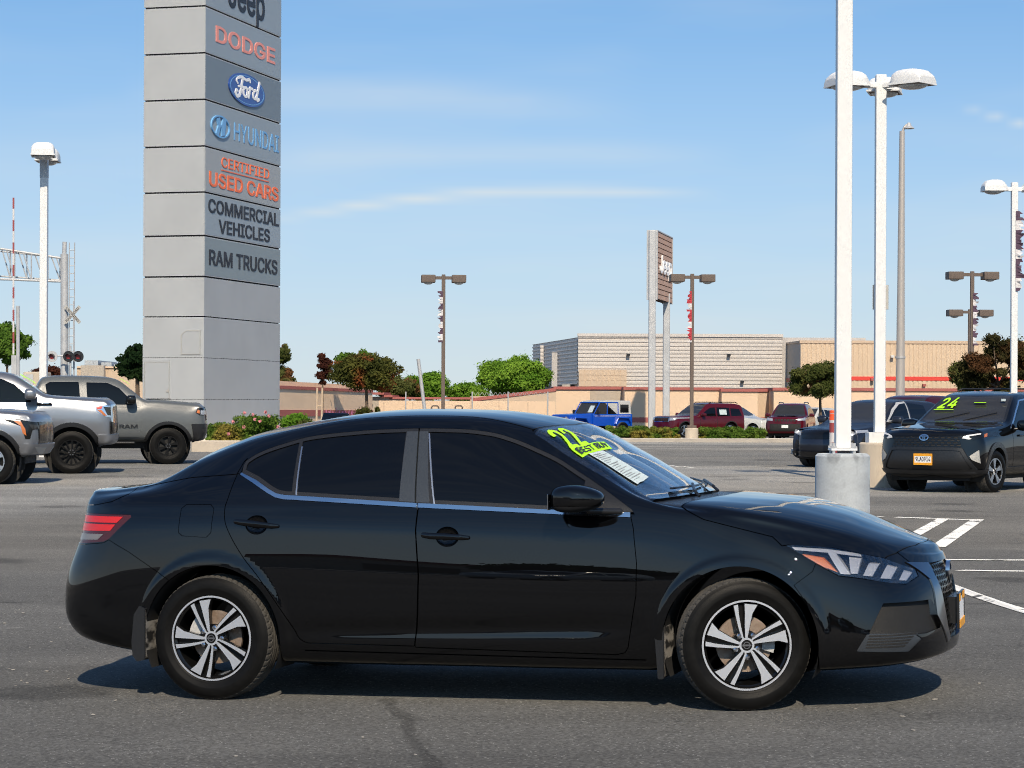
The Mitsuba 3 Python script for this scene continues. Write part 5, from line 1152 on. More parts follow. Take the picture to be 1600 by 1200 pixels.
# what the sedan mirrors from behind the camera: a row of trees and a long low building across the street
t = thing('street_building', 'long low building across the street behind the viewer', 'building')
add(t + '__wall', box(-60, 70, -75, -60, -1, 3.4), 'stucco_tan'); add(t + '__parapet', box(-60.2, 70.2, -75, -59.7, 3.4, 3.8), 'cap_maroon')
for i in range(12): add(t + '__window', box(-50 + i * 9.5, -45 + i * 9.5, -60.05, -59.96, .6, 2.4), 'glass_dark')
for i, (x, h, r_) in enumerate(((-34, 4.6, 4), (-22, 4, 3.4), (-9, 4.4, 4), (4, 3.6, 3), (15, 4.4, 3.8), (29, 4.2, 3.6), (44, 5, 4.4))):
    t = thing('street_tree', 'dark tree across the street behind the viewer', 'tree', 'trees across the street')
    cl = crown_clumps((x, -50, h * .62), r_, h * .36, 26, 60 + i); add(t + '__crown', leaves(3500, .32, cl, 70 + i), 'leaf_dark'); add(t + '__trunk', cyl([x, -50, -.3], [x, -50, h * .6], .2, .1, 8), 'bark')
# ------------------------------------------------------------------ other vehicles: one loft for all, from a side profile and a plan
def paint(name, c, spec=1.5, rough=.10):
    scene[name] = {'type': 'twosided', 'bsdf': {'type': 'roughplastic', 'diffuse_reflectance': rgb(*c), 'int_ior': spec, 'alpha': .04, 'nonlinear': True}} if max(c) > .02 else {'type': 'twosided', 'bsdf': {'type': 'plastic', 'diffuse_reflectance': rgb(*c), 'int_ior': spec}}
    return name
def metallic(name, c): return mat(name, c, .28, .75, clearcoat=1.0, clearcoat_gloss=.95)
metallic('paint_silver', (.27, .28, .30)); metallic('paint_nightblue', (.035, .042, .06)); mat('paint_granite', (.088, .097, .101), .3, clearcoat=.6); paint('paint_blue', (.012, .15, .66)); paint('paint_maroon', (.16, .010, .022)); paint('paint_maroon_dark', (.10, .008, .012))
paint('paint_white', (.72, .72, .70)); paint('paint_navy', (.004, .005, .010)); paint('paint_grey', (.03, .034, .042))
def generic(W_, top_, belt, nose, tail, zlow, tumble=.34, xs_=None, dome=.05, corner=.26, rear_corner=.12, squash=.97, sq=(.86, .52)):
    """top_: (x, z) of the roof and bonnet line; belt: (x, z) of the window base; nose/tail: (z, x) of the front and rear profile"""
    w = W_ / 2
    T_ = lambda x: np.interp(x, *np.array(top_).T); B_ = lambda x: np.interp(x, *np.array(belt).T)
    N_ = lambda z: np.interp(z, *np.array(nose).T); R_ = lambda z: np.interp(z, *np.array(tail).T)
    xf, xr = max(p[1] for p in nose), min(p[1] for p in tail)
    xm = np.array(xs_)
    rows = []
    zt_r, zt_f = T_(xm[0]), T_(xm[-1])
    def ring(zr, zf, ys, zs, wr=1.0):
        """one row: rear centre, rear mid, rear corner, stations, front corner, front mid, front centre"""
        xr_, xf_ = R_(zr), N_(zf)
        x = [xr_, xr_ + .02, xr_ + rear_corner, *xm, xf_ - corner, xf_ - corner * .28, xf_]
        y = [0, w * .62, w * .93 * wr, *ys, w * sq[0] * wr, w * sq[1], 0]
        z = [zr, zr, zr, *zs, zf, zf, zf]
        return row(x, y, z)
    k = len(xm); one = np.ones(k)
    zb_ = np.minimum(B_(xm), T_(xm) - .10)
    base = ring(zlow + .05, zlow + .03, w * .86 * one, zlow * one); b0 = base.copy(); b0[:, 1] = 0; b0[:, 0] = np.interp(np.arange(len(b0)), [0, 3, len(b0) - 4, len(b0) - 1], [xm[0] - .05, xm[0], xm[-1], xm[-1] + .05])
    rows = [b0, base]
    zs = lambda f: zlow + (zb_ - zlow) * f
    for f, ww in ((.10, .955), (.30, .99), (.58, 1.0), (.84, .985)):
        rows.append(ring(zlow + (zb_[0] - zlow) * f, zlow + (zb_[-1] - zlow) * f, w * ww * one, zs(f)))
    rows.append(ring(zb_[0], zb_[-1], w * .955 * one, zb_))
    h = T_(xm) - zb_
    y7 = w * .95 - np.maximum(h - .12, 0) * tumble - .035; z7 = zb_ + h * np.where(h > .25, .86, .72)
    y8 = y7 - np.where(h > .25, .09, .10); z8 = zb_ + h * np.where(h > .25, squash, .95)
    y9 = y8 * .5; z9 = zb_ + h * .995
    hr, hf = h[0], h[-1]
    def ring2(fr, ys, zs, inx):
        r_ = ring(zb_[0] + hr * fr, zb_[-1] + hf * fr, ys, zs); r_[1, 1] = min(w * .6, ys[0] * .8); r_[2, 1] = ys[0] * .97; r_[-2, 1] = ys[-1] * (sq[1] + .08); r_[-3, 1] = ys[-1] * (sq[0] + .06)
        r_[:3, 0] += inx; r_[-3:, 0] -= inx; return r_
    rows += [ring2(.62, y7, z7, .02), ring2(.88, y8, z8, .06)]
    r9 = ring2(.96, y9, z9, .09); r9[:3, 1] = [0, y9[0] * .4, y9[0] * .8]; r9[-3:, 1] = [y9[-1] * .8, y9[-1] * .4, 0]; rows.append(r9)
    r10 = ring2(1.0, y9 * 0, T_(xm), .10); r10[:, 1] = 0; rows.append(r10)
    return loft(rows, 230, 84, (.9, .9))
def vM(x, y, ang, z=None, pitch=0.0):
    """vehicle frame (x forward, y left, origin on the ground below the rear axle) placed with its heading ang"""
    return tr(x, y, float(gz(x, y)) if z is None else z) @ rz(ang)
def spokes(R, n, w0, w1, twist=0, r0=.2): return [rotp(polar([(r0 * R, -w0), (r0 * R, w0), (.95 * R, w1 + twist), (.95 * R, -w1 + twist)]), 360 / n * k) for k in range(n)]
def car_wheel(parent, M, R, rim, width, sp, face='alloy', back='black_gloss', lug=1.0, up=0, letters=False, fine=True, nuts=5):
    w_ = numbered(parent + '__wheel'); n = 144 if fine else 48
    s_, t_ = tyre_mesh(R, width, rim, n, fine, lug, 36)
    put(w_ + '__tyre', s_, 'rubber', M, 40); put(w_ + '__tread', t_, 'rubber_tread', M, 25)
    yo = -width / 2 + .012
    barrel = lathe([(rim + .002, yo - .002), (rim - .012, yo + .004), (rim - .02, yo + .03), (rim - .03, yo + .16)], 48)
    bm = trimesh.Trimesh(barrel[0].reshape(-1, 3), np.vstack([barrel[1][:, [0, 1, 2]], barrel[1][:, [0, 2, 3]]]), process=False)
    put(w_ + '__rim', cat(bm, extr(disc_poly(rim - .02, 40), .02, yo + .09)), back, M, 30)
    put(w_ + '__spokes', cat(*[extr(rotp(p, up), .03, yo + .012) for p in sp], extr(disc_poly(rim * .24, 32), .04, yo + .006), extr(disc_poly(rim + .001, 64).difference(disc_poly(rim * .925, 64)), .012, yo - .001)), face, M, 30)
    if fine:
        for k in range(nuts):
            a = math.radians(360 / nuts * k + up + 180 / nuts); c = np.array([rim * .2 * math.sin(a), yo + .002, rim * .2 * math.cos(a)])
            put(w_ + '__lug_nut', cyl(c + [0, .01, 0], c - [0, .012, 0], .013, .010, 8), 'chrome', M, 30)
        put(w_ + '__cap', extr(disc_poly(rim * .12, 24), .02, yo - .004), 'black_gloss', M, 30)
    return w_
class Car:
    def __init__(self, name, label, cat_, M, shell, body, group=None):
        self.t = thing(name, label, cat_, group); self.M = M; self.s = shell; self.core = shell.off(0.0); self.body = body
    def over(self, name, prism, m, d0=-.004, d1=.012, sheet=False, key=None):
        return add(self.t + '__' + name, dressed(self.s.skin(prism, d0, d1), self.M, sheet), m)
    def sides(self, name, poly, m, d0=-.004, d1=.012, y0=.35, both_=True):
        for nr in ((True, False) if both_ else (True,)): self.over(name, side(poly, nr, y0, 1.5), m, d0, d1)
    def groove(self, line, w=.006, d=.012, y0=.35):
        self.core = self.core - ((self.s.off(-.01) ^ (side(LineString(line).buffer(w), True, y0, 1.5) + side(LineString(line).buffer(w), False, y0, 1.5))) - self.s.off(d))
    def arches(self, xs_, r, cz, depth=.5, flare=.055, m='black_matte', proud=.018, low=.25):
        for x in xs_:
            a = arch(x, r, cz); self.core = self.core - (side(a, True, depth, 1.6) + side(a, False, depth, 1.6))
            if flare:
                f = arch(x, r + flare, cz).difference(arch(x, r - .004, cz)).intersection(sbox(x - 2, low, x + 2, 3))
                for nr in (True, False): self.over('wheel_flare', side(f, nr, .35, 1.5), m, -proud, .03)
            for s_ in (-1, 1):
                dsc = trimesh.creation.cylinder(radius=r + .05, height=.02, sections=40); dsc.apply_transform(tr(x, s_ * (depth + .012), cz) @ rx(math.pi / 2)); add(self.t + '__wheel_lining', mv(dsc, self.M), 'black_matte')
                t_ = np.linspace(math.radians(-25), math.radians(205), 26); v = np.array([[(x + (r - .004) * math.cos(q), y, cz + (r - .004) * math.sin(q)) for y in (s_ * depth, s_ * .82)] for q in t_]).reshape(-1, 3); i = np.arange(25) * 2
                add(self.t + '__wheel_lining', mv(trimesh.Trimesh(v, np.vstack([np.c_[i, i + 1, i + 3], np.c_[i, i + 3, i + 2]]), process=False), self.M), 'black_matte', True)
    def done(self): add(self.t + '__body', dressed(self.core, self.M), self.body)
    def part(self, name, mesh, m, smooth=30): return add(self.t + '__' + name, mv(mesh, self.M), m, smooth)
    def wheels(self, spots, steer=0, **kw):
        for x, y in spots:
            st = steer if x > 1 else 0
            car_wheel(self.t, self.M @ tr(x, y, kw['R']) @ rz(st) @ (np.eye(4) if y < 0 else rz(math.pi)), **kw)
    def mirror(self, x, y, z, m, s=1.0, arm_m='black_satin'):
        for s_ in (-1, 1):
            k = numbered(self.t + '__wing_mirror'); ic = trimesh.creation.icosphere(3).vertices; sq = np.sign(ic) * np.abs(ic) ** .6 * np.array([.09, .13, .085]) * s
            add(k + '__cap', mv(trimesh.Trimesh(sq + [x, s_ * y, z]).convex_hull, self.M), m, 40)
            add(k + '__arm', mv(tri(Manifold.batch_hull([Manifold.sphere(.025, 10).translate(p) for p in ((x, s_ * (y - .05), z - .04), (x + .10, s_ * (y - .22), z - .07))])), self.M), arm_m, 40)
            add(k + '__glass', mv(rbox(x - .075 * s, x - .068 * s, s_ * y - .10 * s, s_ * y + .10 * s, z - .06 * s, z + .06 * s, .004), self.M), 'chrome', 20)
def glow_sticker(car, text, pts, key='year_sticker', depth=.006, w=1.0, m='neon_green'):
    """lettering laid over four points in the vehicle frame: bottom left, bottom right, top right, top left"""
    t_ = fitted(text, 1, 1); v = t_.vertices.copy(); P_ = np.array(pts, float); s_, q = v[:, :1], v[:, 1:2]
    n_ = np.cross(P_[1] - P_[0], P_[3] - P_[0]); n_ /= np.linalg.norm(n_)
    t_.vertices = P_[0] * (1 - s_) * (1 - q) + P_[1] * s_ * (1 - q) + P_[2] * s_ * q + P_[3] * (1 - s_) * q + n_ * (depth + v[:, 2:3])
    k = car.part(key, t_, m, False); lab(k, f'neon green windscreen sticker reading {text}')

# ---------------------------------------------------------------- pickup trucks
def pickup_shell(W_, hood, cowl, roof, nose_x, L_rear, bed=1.45, zlow=.52, hood_front=None, belt=1.32):
    hf = hood - .10 if hood_front is None else hood_front
    top_ = [(-1.3, bed), (.55, bed), (.70, roof - .06), (1.1, roof), (2.05, roof), (2.45, roof - .05), (3.16, cowl), (3.40, hood), (nose_x - .25, hf + .02), (nose_x, hf - .06)]
    bl = [(-1.3, bed - .1), (.5, bed - .1), (.62, belt), (3.0, belt - .05), (3.2, cowl - .14), (nose_x, hf - .17)]
    nose = [(.5, nose_x - .14), (.72, nose_x - .01), (1.0, nose_x), (hf - .08, nose_x - .03), (hf + .1, nose_x - .16)]
    tail = [(.5, -1.2), (.8, -1.3), (1.4, -1.3)]
    return Shell(generic(W_, top_, bl, nose, tail, zlow, .30, [-1.0, -.4, .35, .62, .80, 1.15, 1.7, 2.2, 2.48, 2.85, 3.16, 3.45, 3.75, nose_x - .40], corner=.15, sq=(.96, .74)))
def pickup(key, label, M, body, wheel_kw, zc=.43, xfw=3.67, W_=2.03, hood=1.42, cowl=1.44, roof=1.99, nose_x=4.62, zlow=.52, belt=1.30, ra=.50, fl=.07, hood_front=None):
    sh = pickup_shell(W_, hood, cowl, roof, nose_x, 1.3, zlow=zlow, belt=belt, hood_front=hood_front)
    c = Car(key, label, 'pickup truck', M, sh, body)
    c.arches([0, xfw], ra, zc, .55, fl, 'black_satin', .035, zlow)
    r7 = roof - .17
    g1 = Polygon([(.92, belt + .03), (.86, r7 - .05), (.95, r7 + .01), (1.62, r7 + .015), (1.66, belt + .03)]).buffer(-.02).buffer(.02)
    g2 = Polygon([(1.82, belt + .02), (1.79, r7 + .01), (2.28, r7 - .005), (2.54, r7 - .12), (2.82, belt + .12), (2.88, belt + .02)]).buffer(-.02).buffer(.02)
    c.sides('window', g1, 'glass_dark', -.002); c.sides('window', g2, 'glass_dark', -.002)
    c.sides('pillar_cover', Polygon([(1.67, belt + .02), (1.64, r7 + .01), (1.78, r7 + .01), (1.81, belt + .02)]), body, -.006)
    ws = Polygon([(2.50, .62), (3.10, .77), (3.22, 0), (3.10, -.77), (2.50, -.62), (2.56, 0)])
    c.over('windshield', topv(ws, cowl - .05, roof + .1), 'glass_grey', -.003)
    for ln in ([(1.74, belt), (1.74, .62), (1.70, zlow + .05)], [(3.03, belt + .0), (3.05, 1.0), (3.02, zlow + .12)], [(.72, belt), (.72, .9), (.62, zlow + .3)], [(.72, zlow + .06), (3.0, zlow + .06)], [(.80, belt - .02), (3.0, belt - .04)]): c.groove(ln)
    c.over('hood', both(Polygon([(3.20, cowl - .055), (4.3, hood - .14), (4.5, hood - .2), (4.5, 2), (3.20, 2)]), 0) ^ topv(sbox(3.28, -.70, nose_x - .16, .70), 1, 2), body, -.012)
    for x in (1.52, 2.0):
        for s_ in (-1, 1): c.part('door_handle', rbox(x - .12, x + .12, s_ * (W_ / 2 + .005) - .022, s_ * (W_ / 2 + .005) + .022, belt - .12, belt - .085, .015), 'black_gloss' if body == 'paint_granite' else body)
    c.part('running_board', cat(rbox(.9, 2.9, -W_ / 2 - .02, -W_ / 2 + .18, zlow - .09, zlow - .03, .02), rbox(.9, 2.9, W_ / 2 - .18, W_ / 2 + .02, zlow - .09, zlow - .03, .02)), 'black_satin')
    c.part('underbody', box(-1, 4.2, -.6, .6, .36, zlow + .05), 'black_matte')
    c.wheels([(0, -.84), (0, .84), (xfw, -.84), (xfw, .84)], **wheel_kw)
    return c
# granite grey pickup
pr = on_ground(262, 725); a = math.radians(13)
M = vM(pr[0] - math.cos(a) * 3.67 - math.sin(a) * .84 * 1.0, pr[1] - math.sin(a) * 3.67 + math.cos(a) * .84, a)
c = pickup('pickup_truck', 'matte grey crew cab pickup with black wheel flares in front of the pylon', M, 'paint_granite', dict(R=.425, rim=.235, width=.285, sp=spokes(.235, 6, 16, 11, 12), face='black_gloss', back='black_matte', lug=1.6, nuts=6), hood=1.50, cowl=1.50, roof=2.06, nose_x=4.60, belt=1.36, ra=.50, zlow=.56, hood_front=1.40)
hl = Polygon([(4.30, 1.20), (4.34, 1.32), (4.62, 1.30), (4.62, 1.14), (4.40, 1.14)])
c.sides('headlight', hl, 'black_gloss', -.012)
c.sides('headlight__lens', Polygon([(4.42, 1.16), (4.42, 1.26), (4.60, 1.25), (4.60, 1.16)]), 'lamp_silver', -.018); c.sides('headlight__indicator', Polygon([(4.32, 1.20), (4.35, 1.27), (4.40, 1.26), (4.40, 1.18)]), 'lamp_amber', -.018)
c.over('front_bumper', both(Polygon([(4.20, .94), (4.8, .94), (4.8, .50), (4.27, .46), (4.24, .70)]), .0), 'black_satin', -.035, .05)
c.over('fog_light', side(Polygon([(4.46, .74), (4.46, .82), (4.58, .82), (4.58, .76)]), True, .3, 1.4), 'glass_grey', -.042, .02)
c.over('grille', front(Polygon([(-.70, 1.02), (-.70, 1.34), (.70, 1.34), (.70, 1.02)]), 4.5, 4.8), 'black_gloss', -.02, .05)
c.part('hood_vent', rbox(3.25, 3.75, -.62, -.25, 1.505, 1.53, .01), 'black_satin'); c.part('hood_vent', rbox(3.25, 3.75, .25, .62, 1.505, 1.53, .01), 'black_satin')
t_ = ttext('RAM', .42, .085, .012); v = t_.vertices.copy(); t_ = trimesh.Trimesh(np.c_[2.54 + v[:, 0], -(1.015 + .010) - v[:, 2], .84 + v[:, 1]], t_.faces, process=False); c.part('badge', t_, 'black_satin', False)
c.mirror(2.80, 1.16, 1.50, 'black_gloss', 1.25)
for i in range(2): c.part('door_panel', box(.9, 1.0, 0, .01, 1, 1.01), 'paint_granite') if False else None
glow_sticker(c, '21', [(2.80, -.70, 1.84), (2.76, -.30, 1.90), (2.56, -.28, 2.02), (2.60, -.64, 1.97)])
c.done()
# silver lifted pickup
pr = on_ground(112, 740); a = math.radians(9)
M = vM(pr[0] - math.cos(a) * 3.67 - math.sin(a) * .84, pr[1] - math.sin(a) * 3.67 + math.cos(a) * .84, a)
c = pickup('pickup_truck', 'bright silver lifted pickup with black wheels and black wheel flares', M, 'paint_silver', dict(R=.43, rim=.262, width=.285, sp=spokes(.262, 12, 5.5, 4.5, 3), face='black_gloss', back='black_matte', lug=1.5, nuts=6), hood=1.56, cowl=1.60, roof=2.08, nose_x=4.55, belt=1.42, ra=.52, zlow=.62, hood_front=1.50, fl=.085)
c.sides('headlight', Polygon([(4.12, 1.39), (4.60, 1.37), (4.60, 1.10), (4.34, 1.16), (4.16, 1.27)]), 'chrome', -.008)
c.sides('headlight__lens', Polygon([(4.30, 1.35), (4.58, 1.34), (4.58, 1.15), (4.38, 1.19)]), 'glass_grey', -.014); c.sides('headlight__indicator', Polygon([(4.16, 1.30), (4.32, 1.17), (4.37, 1.17), (4.26, 1.29)]), 'lamp_amber', -.016); c.sides('headlight__marker', Polygon([(4.14, 1.37), (4.28, 1.365), (4.26, 1.31), (4.17, 1.31)]), 'lamp_red', -.016)
c.over('grille', front(Polygon([(-.72, .86), (-.80, 1.36), (.80, 1.36), (.72, .86)]), 4.46, 4.8), 'black_gloss', -.02, .05)
c.over('grille_surround', front(Polygon([(-.92, .84), (-.92, 1.40), (.92, 1.40), (.92, .84)]).difference(Polygon([(-.72, .90), (-.80, 1.34), (.80, 1.34), (.72, .90)])), 4.36, 4.8), 'chrome', -.015, .03)
c.sides('fog_pocket', Polygon([(4.44, .80), (4.44, 1.06), (4.56, 1.02), (4.56, .82)]), 'black_gloss', -.02, .02, .3)
c.over('front_bumper', both(Polygon([(4.20, .78), (4.8, .80), (4.8, .58), (4.20, .54)]), 0), 'paint_silver', -.05, .05); c.over('bumper_lip', both(Polygon([(4.20, .54), (4.8, .58), (4.8, .40), (4.30, .44)]), 0), 'black_matte', -.03, .05)
k = c.part('fender_badge', rbox(2.98, 3.28, -1.035, -1.012, 1.385, 1.435, .01), 'black_gloss'); c.part('fender_badge__bar', rbox(3.06, 3.22, -1.042, -1.03, 1.40, 1.42, .004), 'chrome')
c.mirror(2.86, 1.17, 1.60, 'paint_silver', 1.3); 
glow_sticker(c, '20', [(2.95, -.74, 1.80), (2.90, -.36, 1.85), (2.60, -.34, 2.02), (2.64, -.68, 1.98)])
c.done()
# second silver pickup, only its nose in the frame
pr = on_ground(-13, 757); a = math.radians(2)
M = vM(pr[0] - math.cos(a) * 3.67 - math.sin(a) * .84, pr[1] - math.sin(a) * 3.67 + math.cos(a) * .84, a)
c = pickup('pickup_truck', 'silver pickup at the left edge showing only its front wing and bright alloy wheel', M, 'paint_silver', dict(R=.405, rim=.245, width=.275, sp=spokes(.245, 6, 9, 8, 0), face='alloy', back='black_gloss', lug=1.2, nuts=6), hood=1.33, cowl=1.38, roof=1.95, nose_x=4.52, belt=1.26, ra=.49, zlow=.54, hood_front=1.26, fl=.07)
c.sides('headlight', Polygon([(3.90, 1.14), (4.00, 1.17), (4.54, 1.08), (4.54, .98), (4.40, .96), (4.36, .80), (4.28, .80), (4.22, 1.02)]), 'black_gloss', -.01)
c.sides('headlight__lens', Polygon([(4.34, 1.06), (4.50, 1.04), (4.50, .985), (4.40, .97)]), 'glass_grey', -.016); c.sides('headlight__indicator', Polygon([(4.06, 1.13), (4.20, 1.11), (4.28, .98), (4.30, .86), (4.24, .90), (4.20, 1.03)]), 'lamp_amber', -.016); c.sides('headlight__light_bar', Polygon([(3.93, 1.145), (4.00, 1.16), (4.20, 1.125), (4.19, 1.11)]), 'lamp_silver', -.016)
c.over('grille', front(Polygon([(-.72, .66), (-.80, 1.10), (.80, 1.10), (.72, .66)]), 4.46, 4.8), 'black_gloss', -.02, .05)
c.over('front_bumper', both(Polygon([(4.18, .64), (4.26, .72), (4.80, .70), (4.80, .48), (4.66, .42), (4.20, .42)]), 0), 'paint_silver', -.05, .05)
c.sides('bumper_corner', Polygon([(4.44, .66), (4.60, .64), (4.60, .50), (4.46, .50)]), 'sign_back', -.058, .02)
c.mirror(2.78, 1.14, 1.42, 'paint_silver', 1.2); c.done()

# ---------------------------------------------------------------- SUVs and cars
def suv_shell(L, W_, Hh, belt, hood, cowl_x, head_x, zlow=.24, wb=2.7, fo=.9, ro=.95, tail_rake=.22, roof_r=None, hoodf=None, corner=.30, cowl=None, tumble=.36):
    xf, xr = wb + fo, -ro; hf = hoodf or hood - .14; cw = cowl or hood + .05
    top_ = [(xr, belt + .06), (xr + .06, belt + .25), (xr + tail_rake + .05, Hh - .10), (xr + tail_rake + .3, Hh - .03), (.9, Hh), (head_x - .35, Hh - .01), (head_x, Hh - .06), (cowl_x, cw), (cowl_x + .2, hood), (xf - .35, hf + .03), (xf, hf - .05)]
    bl = [(xr, belt - .02), (0, belt), (cowl_x - .2, belt - .03), (cowl_x + .1, cw - .14), (xf, hf - .16)]
    nose = [(zlow, xf - .12), (zlow + .18, xf - .01), (.55, xf), (hf - .1, xf - .05), (hf + .05, xf - .16)]
    tail = [(zlow, xr + .14), (.5, xr), (belt, xr + .03), (belt + .2, xr + .06)]
    return Shell(generic(W_, top_, bl, nose, tail, zlow, tumble, [xr + .25, -.35, .1, .7, 1.2, head_x - .35, head_x, (head_x + cowl_x) / 2, cowl_x, cowl_x + .25, wb - .05, wb + fo * .3, xf - .42], corner=corner, rear_corner=.16))
# black SUV, front right
W2 = 1.86
ang = math.atan2(-.835, -.55)
fwl = on_ground(1547, 769.5)                                            # its left front wheel, the nearest
fw, lf = np.array([math.cos(ang), math.sin(ang)]), np.array([-math.sin(ang), math.cos(ang)])
org = fwl[:2] - fw * 2.69 - lf * .80
M = vM(org[0], org[1], ang)
sh = suv_shell(4.6, W2, 1.69, 1.09, 1.14, 2.02, 1.22, zlow=.31, wb=2.69, fo=.93, ro=.98, hoodf=1.04, corner=.22, cowl=1.18)
c = Car('suv', 'black SUV with a yellow framed licence plate facing the viewer beside the white poles', 'car', M, sh, 'paint_black')
c.arches([0, 2.69], .405, .355, .5, .085, 'black_satin', .02, .26)
c.sides('window', Polygon([(.05, 1.10), (.10, 1.46), (.75, 1.53), (.80, 1.09)]).buffer(-.015).buffer(.015), 'glass_dark', -.002); c.sides('window', Polygon([(.88, 1.09), (.84, 1.53), (1.12, 1.50), (1.42, 1.36), (1.86, 1.09)]).buffer(-.015).buffer(.015), 'glass_dark', -.002)
c.sides('window_strip', LineString([(1.98, 1.07), (1.50, 1.36), (1.15, 1.545), (.80, 1.57)]).buffer(.011), 'chrome', -.008)
ws = Polygon([(1.20, .60), (1.28, .62), (1.95, .755), (2.06, .6), (2.12, 0), (2.06, -.6), (1.95, -.755), (1.28, -.62), (1.20, -.60), (1.28, 0)])
c.over('windshield', topv(ws, 1.08, 1.8), 'glass_grey', -.003); c.over('windshield__surround', topv(ws.buffer(.025).difference(ws.buffer(-.02)), 1.06, 1.8), 'black_satin', -.005)
for ln in ([(.83, 1.07), (.83, .5), (.78, .33)], [(1.95, 1.05), (1.97, .6), (1.93, .33)], [(.8, .34), (1.93, .34)]): c.groove(ln)
c.sides('door_cladding', Polygon([(.42, .26), (.42, .42), (2.27, .42), (2.27, .26)]), 'black_satin', -.015)
# face: seen along x
F_ = lambda pts: front(Polygon(pts), 2.9, 3.9)
sym = lambda pts: Polygon(pts + [(-y, z) for y, z in pts[::-1]])
gri = sym([(.62, .74), (.58, .90), (.66, .955)]); c.over('grille', front(gri, 2.9, 3.9), 'black_matte', -.004, .03)
cells = unary_union([affinity.rotate(sbox(i * .105 + (j % 2) * .052 - .034, .745 + j * .042, i * .105 + (j % 2) * .052 + .034, .745 + j * .042 + .022), 0) for i in range(-7, 8) for j in range(5)])
c.over('grille_mesh', front(gri.difference(cells), 2.9, 3.9), 'black_gloss', -.014, .01)
c.over('grille_bar', front(sym([(.68, .955), (.64, .99)]), 2.9, 3.9), 'black_gloss', -.02, .02)
em2 = unary_union([affinity.scale(disc_poly(1, 40), .082, .055).difference(affinity.scale(disc_poly(1, 40), .066, .042)), affinity.translate(affinity.scale(disc_poly(1, 30), .05, .02), 0, .02).difference(affinity.translate(affinity.scale(disc_poly(1, 30), .038, .012), 0, .02)), affinity.scale(disc_poly(1, 30), .022, .05).difference(affinity.scale(disc_poly(1, 30), .012, .04))])
c.over('emblem', front(affinity.translate(em2, 0, .925), 2.9, 3.9), 'chrome', -.035, .0)
skirt = sym([(.50, .36), (.70, .36), (.80, .40), (.62, .72), (.50, .735)]); c.over('lower_grille', front(skirt, 2.9, 3.9), 'black_satin', -.012, .03)
c.over('bumper_frame', front(skirt.buffer(.03).difference(skirt.buffer(-.02)), 2.9, 3.9), 'black_satin', -.03, .02)
c.over('bumper_lip', both(Polygon([(3.05, .40), (3.9, .36), (3.9, .2), (3.05, .2)]), 0), 'black_satin', -.03, .03)
for s_ in (-1, 1):
    hp = Polygon([(s_ * .60, .90), (s_ * .64, .985), (s_ * .93, 1.03), (s_ * .93, .955), (s_ * .80, .885)])
    k = c.over('headlight', front(hp, 2.6, 3.9), 'black_gloss', -.010, .03)
    add(k + '__light_bar', dressed(sh.skin(front(Polygon([(s_ * .62, .915), (s_ * .65, .96), (s_ * .86, 1.0), (s_ * .86, .975), (s_ * .70, .945), (s_ * .76, .905), (s_ * .72, .895)]), 2.6, 3.9), -.016, .01), M), 'lamp_white')
    add(k + '__indicator', dressed(sh.skin(side(Polygon([(3.02, 1.00), (3.14, .985), (3.20, .93), (3.08, .945)]), s_ < 0, .3, 1.4), -.016, .01), M), 'lamp_amber')
    c.over('fog_pocket', front(Polygon([(s_ * .77, .56), (s_ * .74, .62), (s_ * .86, .72), (s_ * .88, .50)]), 2.6, 3.9), 'sign_back', -.012, .02)
pk = c.part('license_plate', rbox(3.63, 3.64, -.155, .155, .48, .64, .004), 'plate_white')
tx = ttext('9LA0914', .26, .075, .004); v = tx.vertices.copy(); tx = trimesh.Trimesh(np.c_[3.641 + v[:, 2], -.13 + v[:, 0], .525 + v[:, 1]], tx.faces, process=False); c.part('license_plate__lettering', tx, 'plate_ink', False)
c.part('license_plate__frame', cat(box(3.635, 3.648, -.165, .165, .615, .655), box(3.635, 3.648, -.165, .165, .465, .505), box(3.635, 3.646, -.165, -.15, .465, .655), box(3.635, 3.646, .15, .165, .465, .655)), 'plate_orange')
c.part('license_plate__bracket', box(3.5, 3.632, -.14, .14, .49, .63), 'black_satin')
c.mirror(1.72, 1.06, 1.12, 'paint_black', 1.15)
c.part('underbody', box(-.6, 3.2, -.62, .62, .20, .34), 'black_matte')
for x in (.55, 1.62):
    for s_ in (-1, 1): c.part('door_handle', rbox(x - .10, x + .10, s_ * .93 - .02, s_ * .93 + .02, .93, .965, .014), 'paint_black')
def at_ws(x, y): return np.array([x, y, float(np.interp(x, [1.22, 2.02], [1.63, 1.13]))])
glow_sticker(c, '24', [at_ws(1.66, -.60) + [0, 0, .04], at_ws(1.66, -.28) + [0, 0, .05], at_ws(1.36, -.25) + [0, 0, .05], at_ws(1.36, -.55) + [0, 0, .04]])
k = c.part('slogan_sticker', rbox(1.70, 1.73, -.62, -.27, 1.375, 1.39, .003), 'neon_green')
c.part('price_sticker', rbox(1.50, 1.56, .05, .25, 1.50, 1.515, .003), 'neon_green'); c.part('inner_mirror', rbox(1.48, 1.50, .52, .60, 1.53, 1.57, .003), 'paper')
for y0, y1 in ((-.50, .05), (.02, .55)): c.part('wiper', path([at_ws(1.98 - .22 * q, y0 + (y1 - y0) * q) + [0, 0, .045] for q in np.linspace(0, 1, 6)], .009, 6), 'black_satin')
c.wheels([(0, -.80), (2.69, -.80), (0, .80), (2.69, .80)], R=.355, rim=.222, width=.225, sp=spokes(.222, 5, 22, 13, 0), face='alloy', back='black_gloss', lug=1.0, steer=math.radians(-9))
c.done()

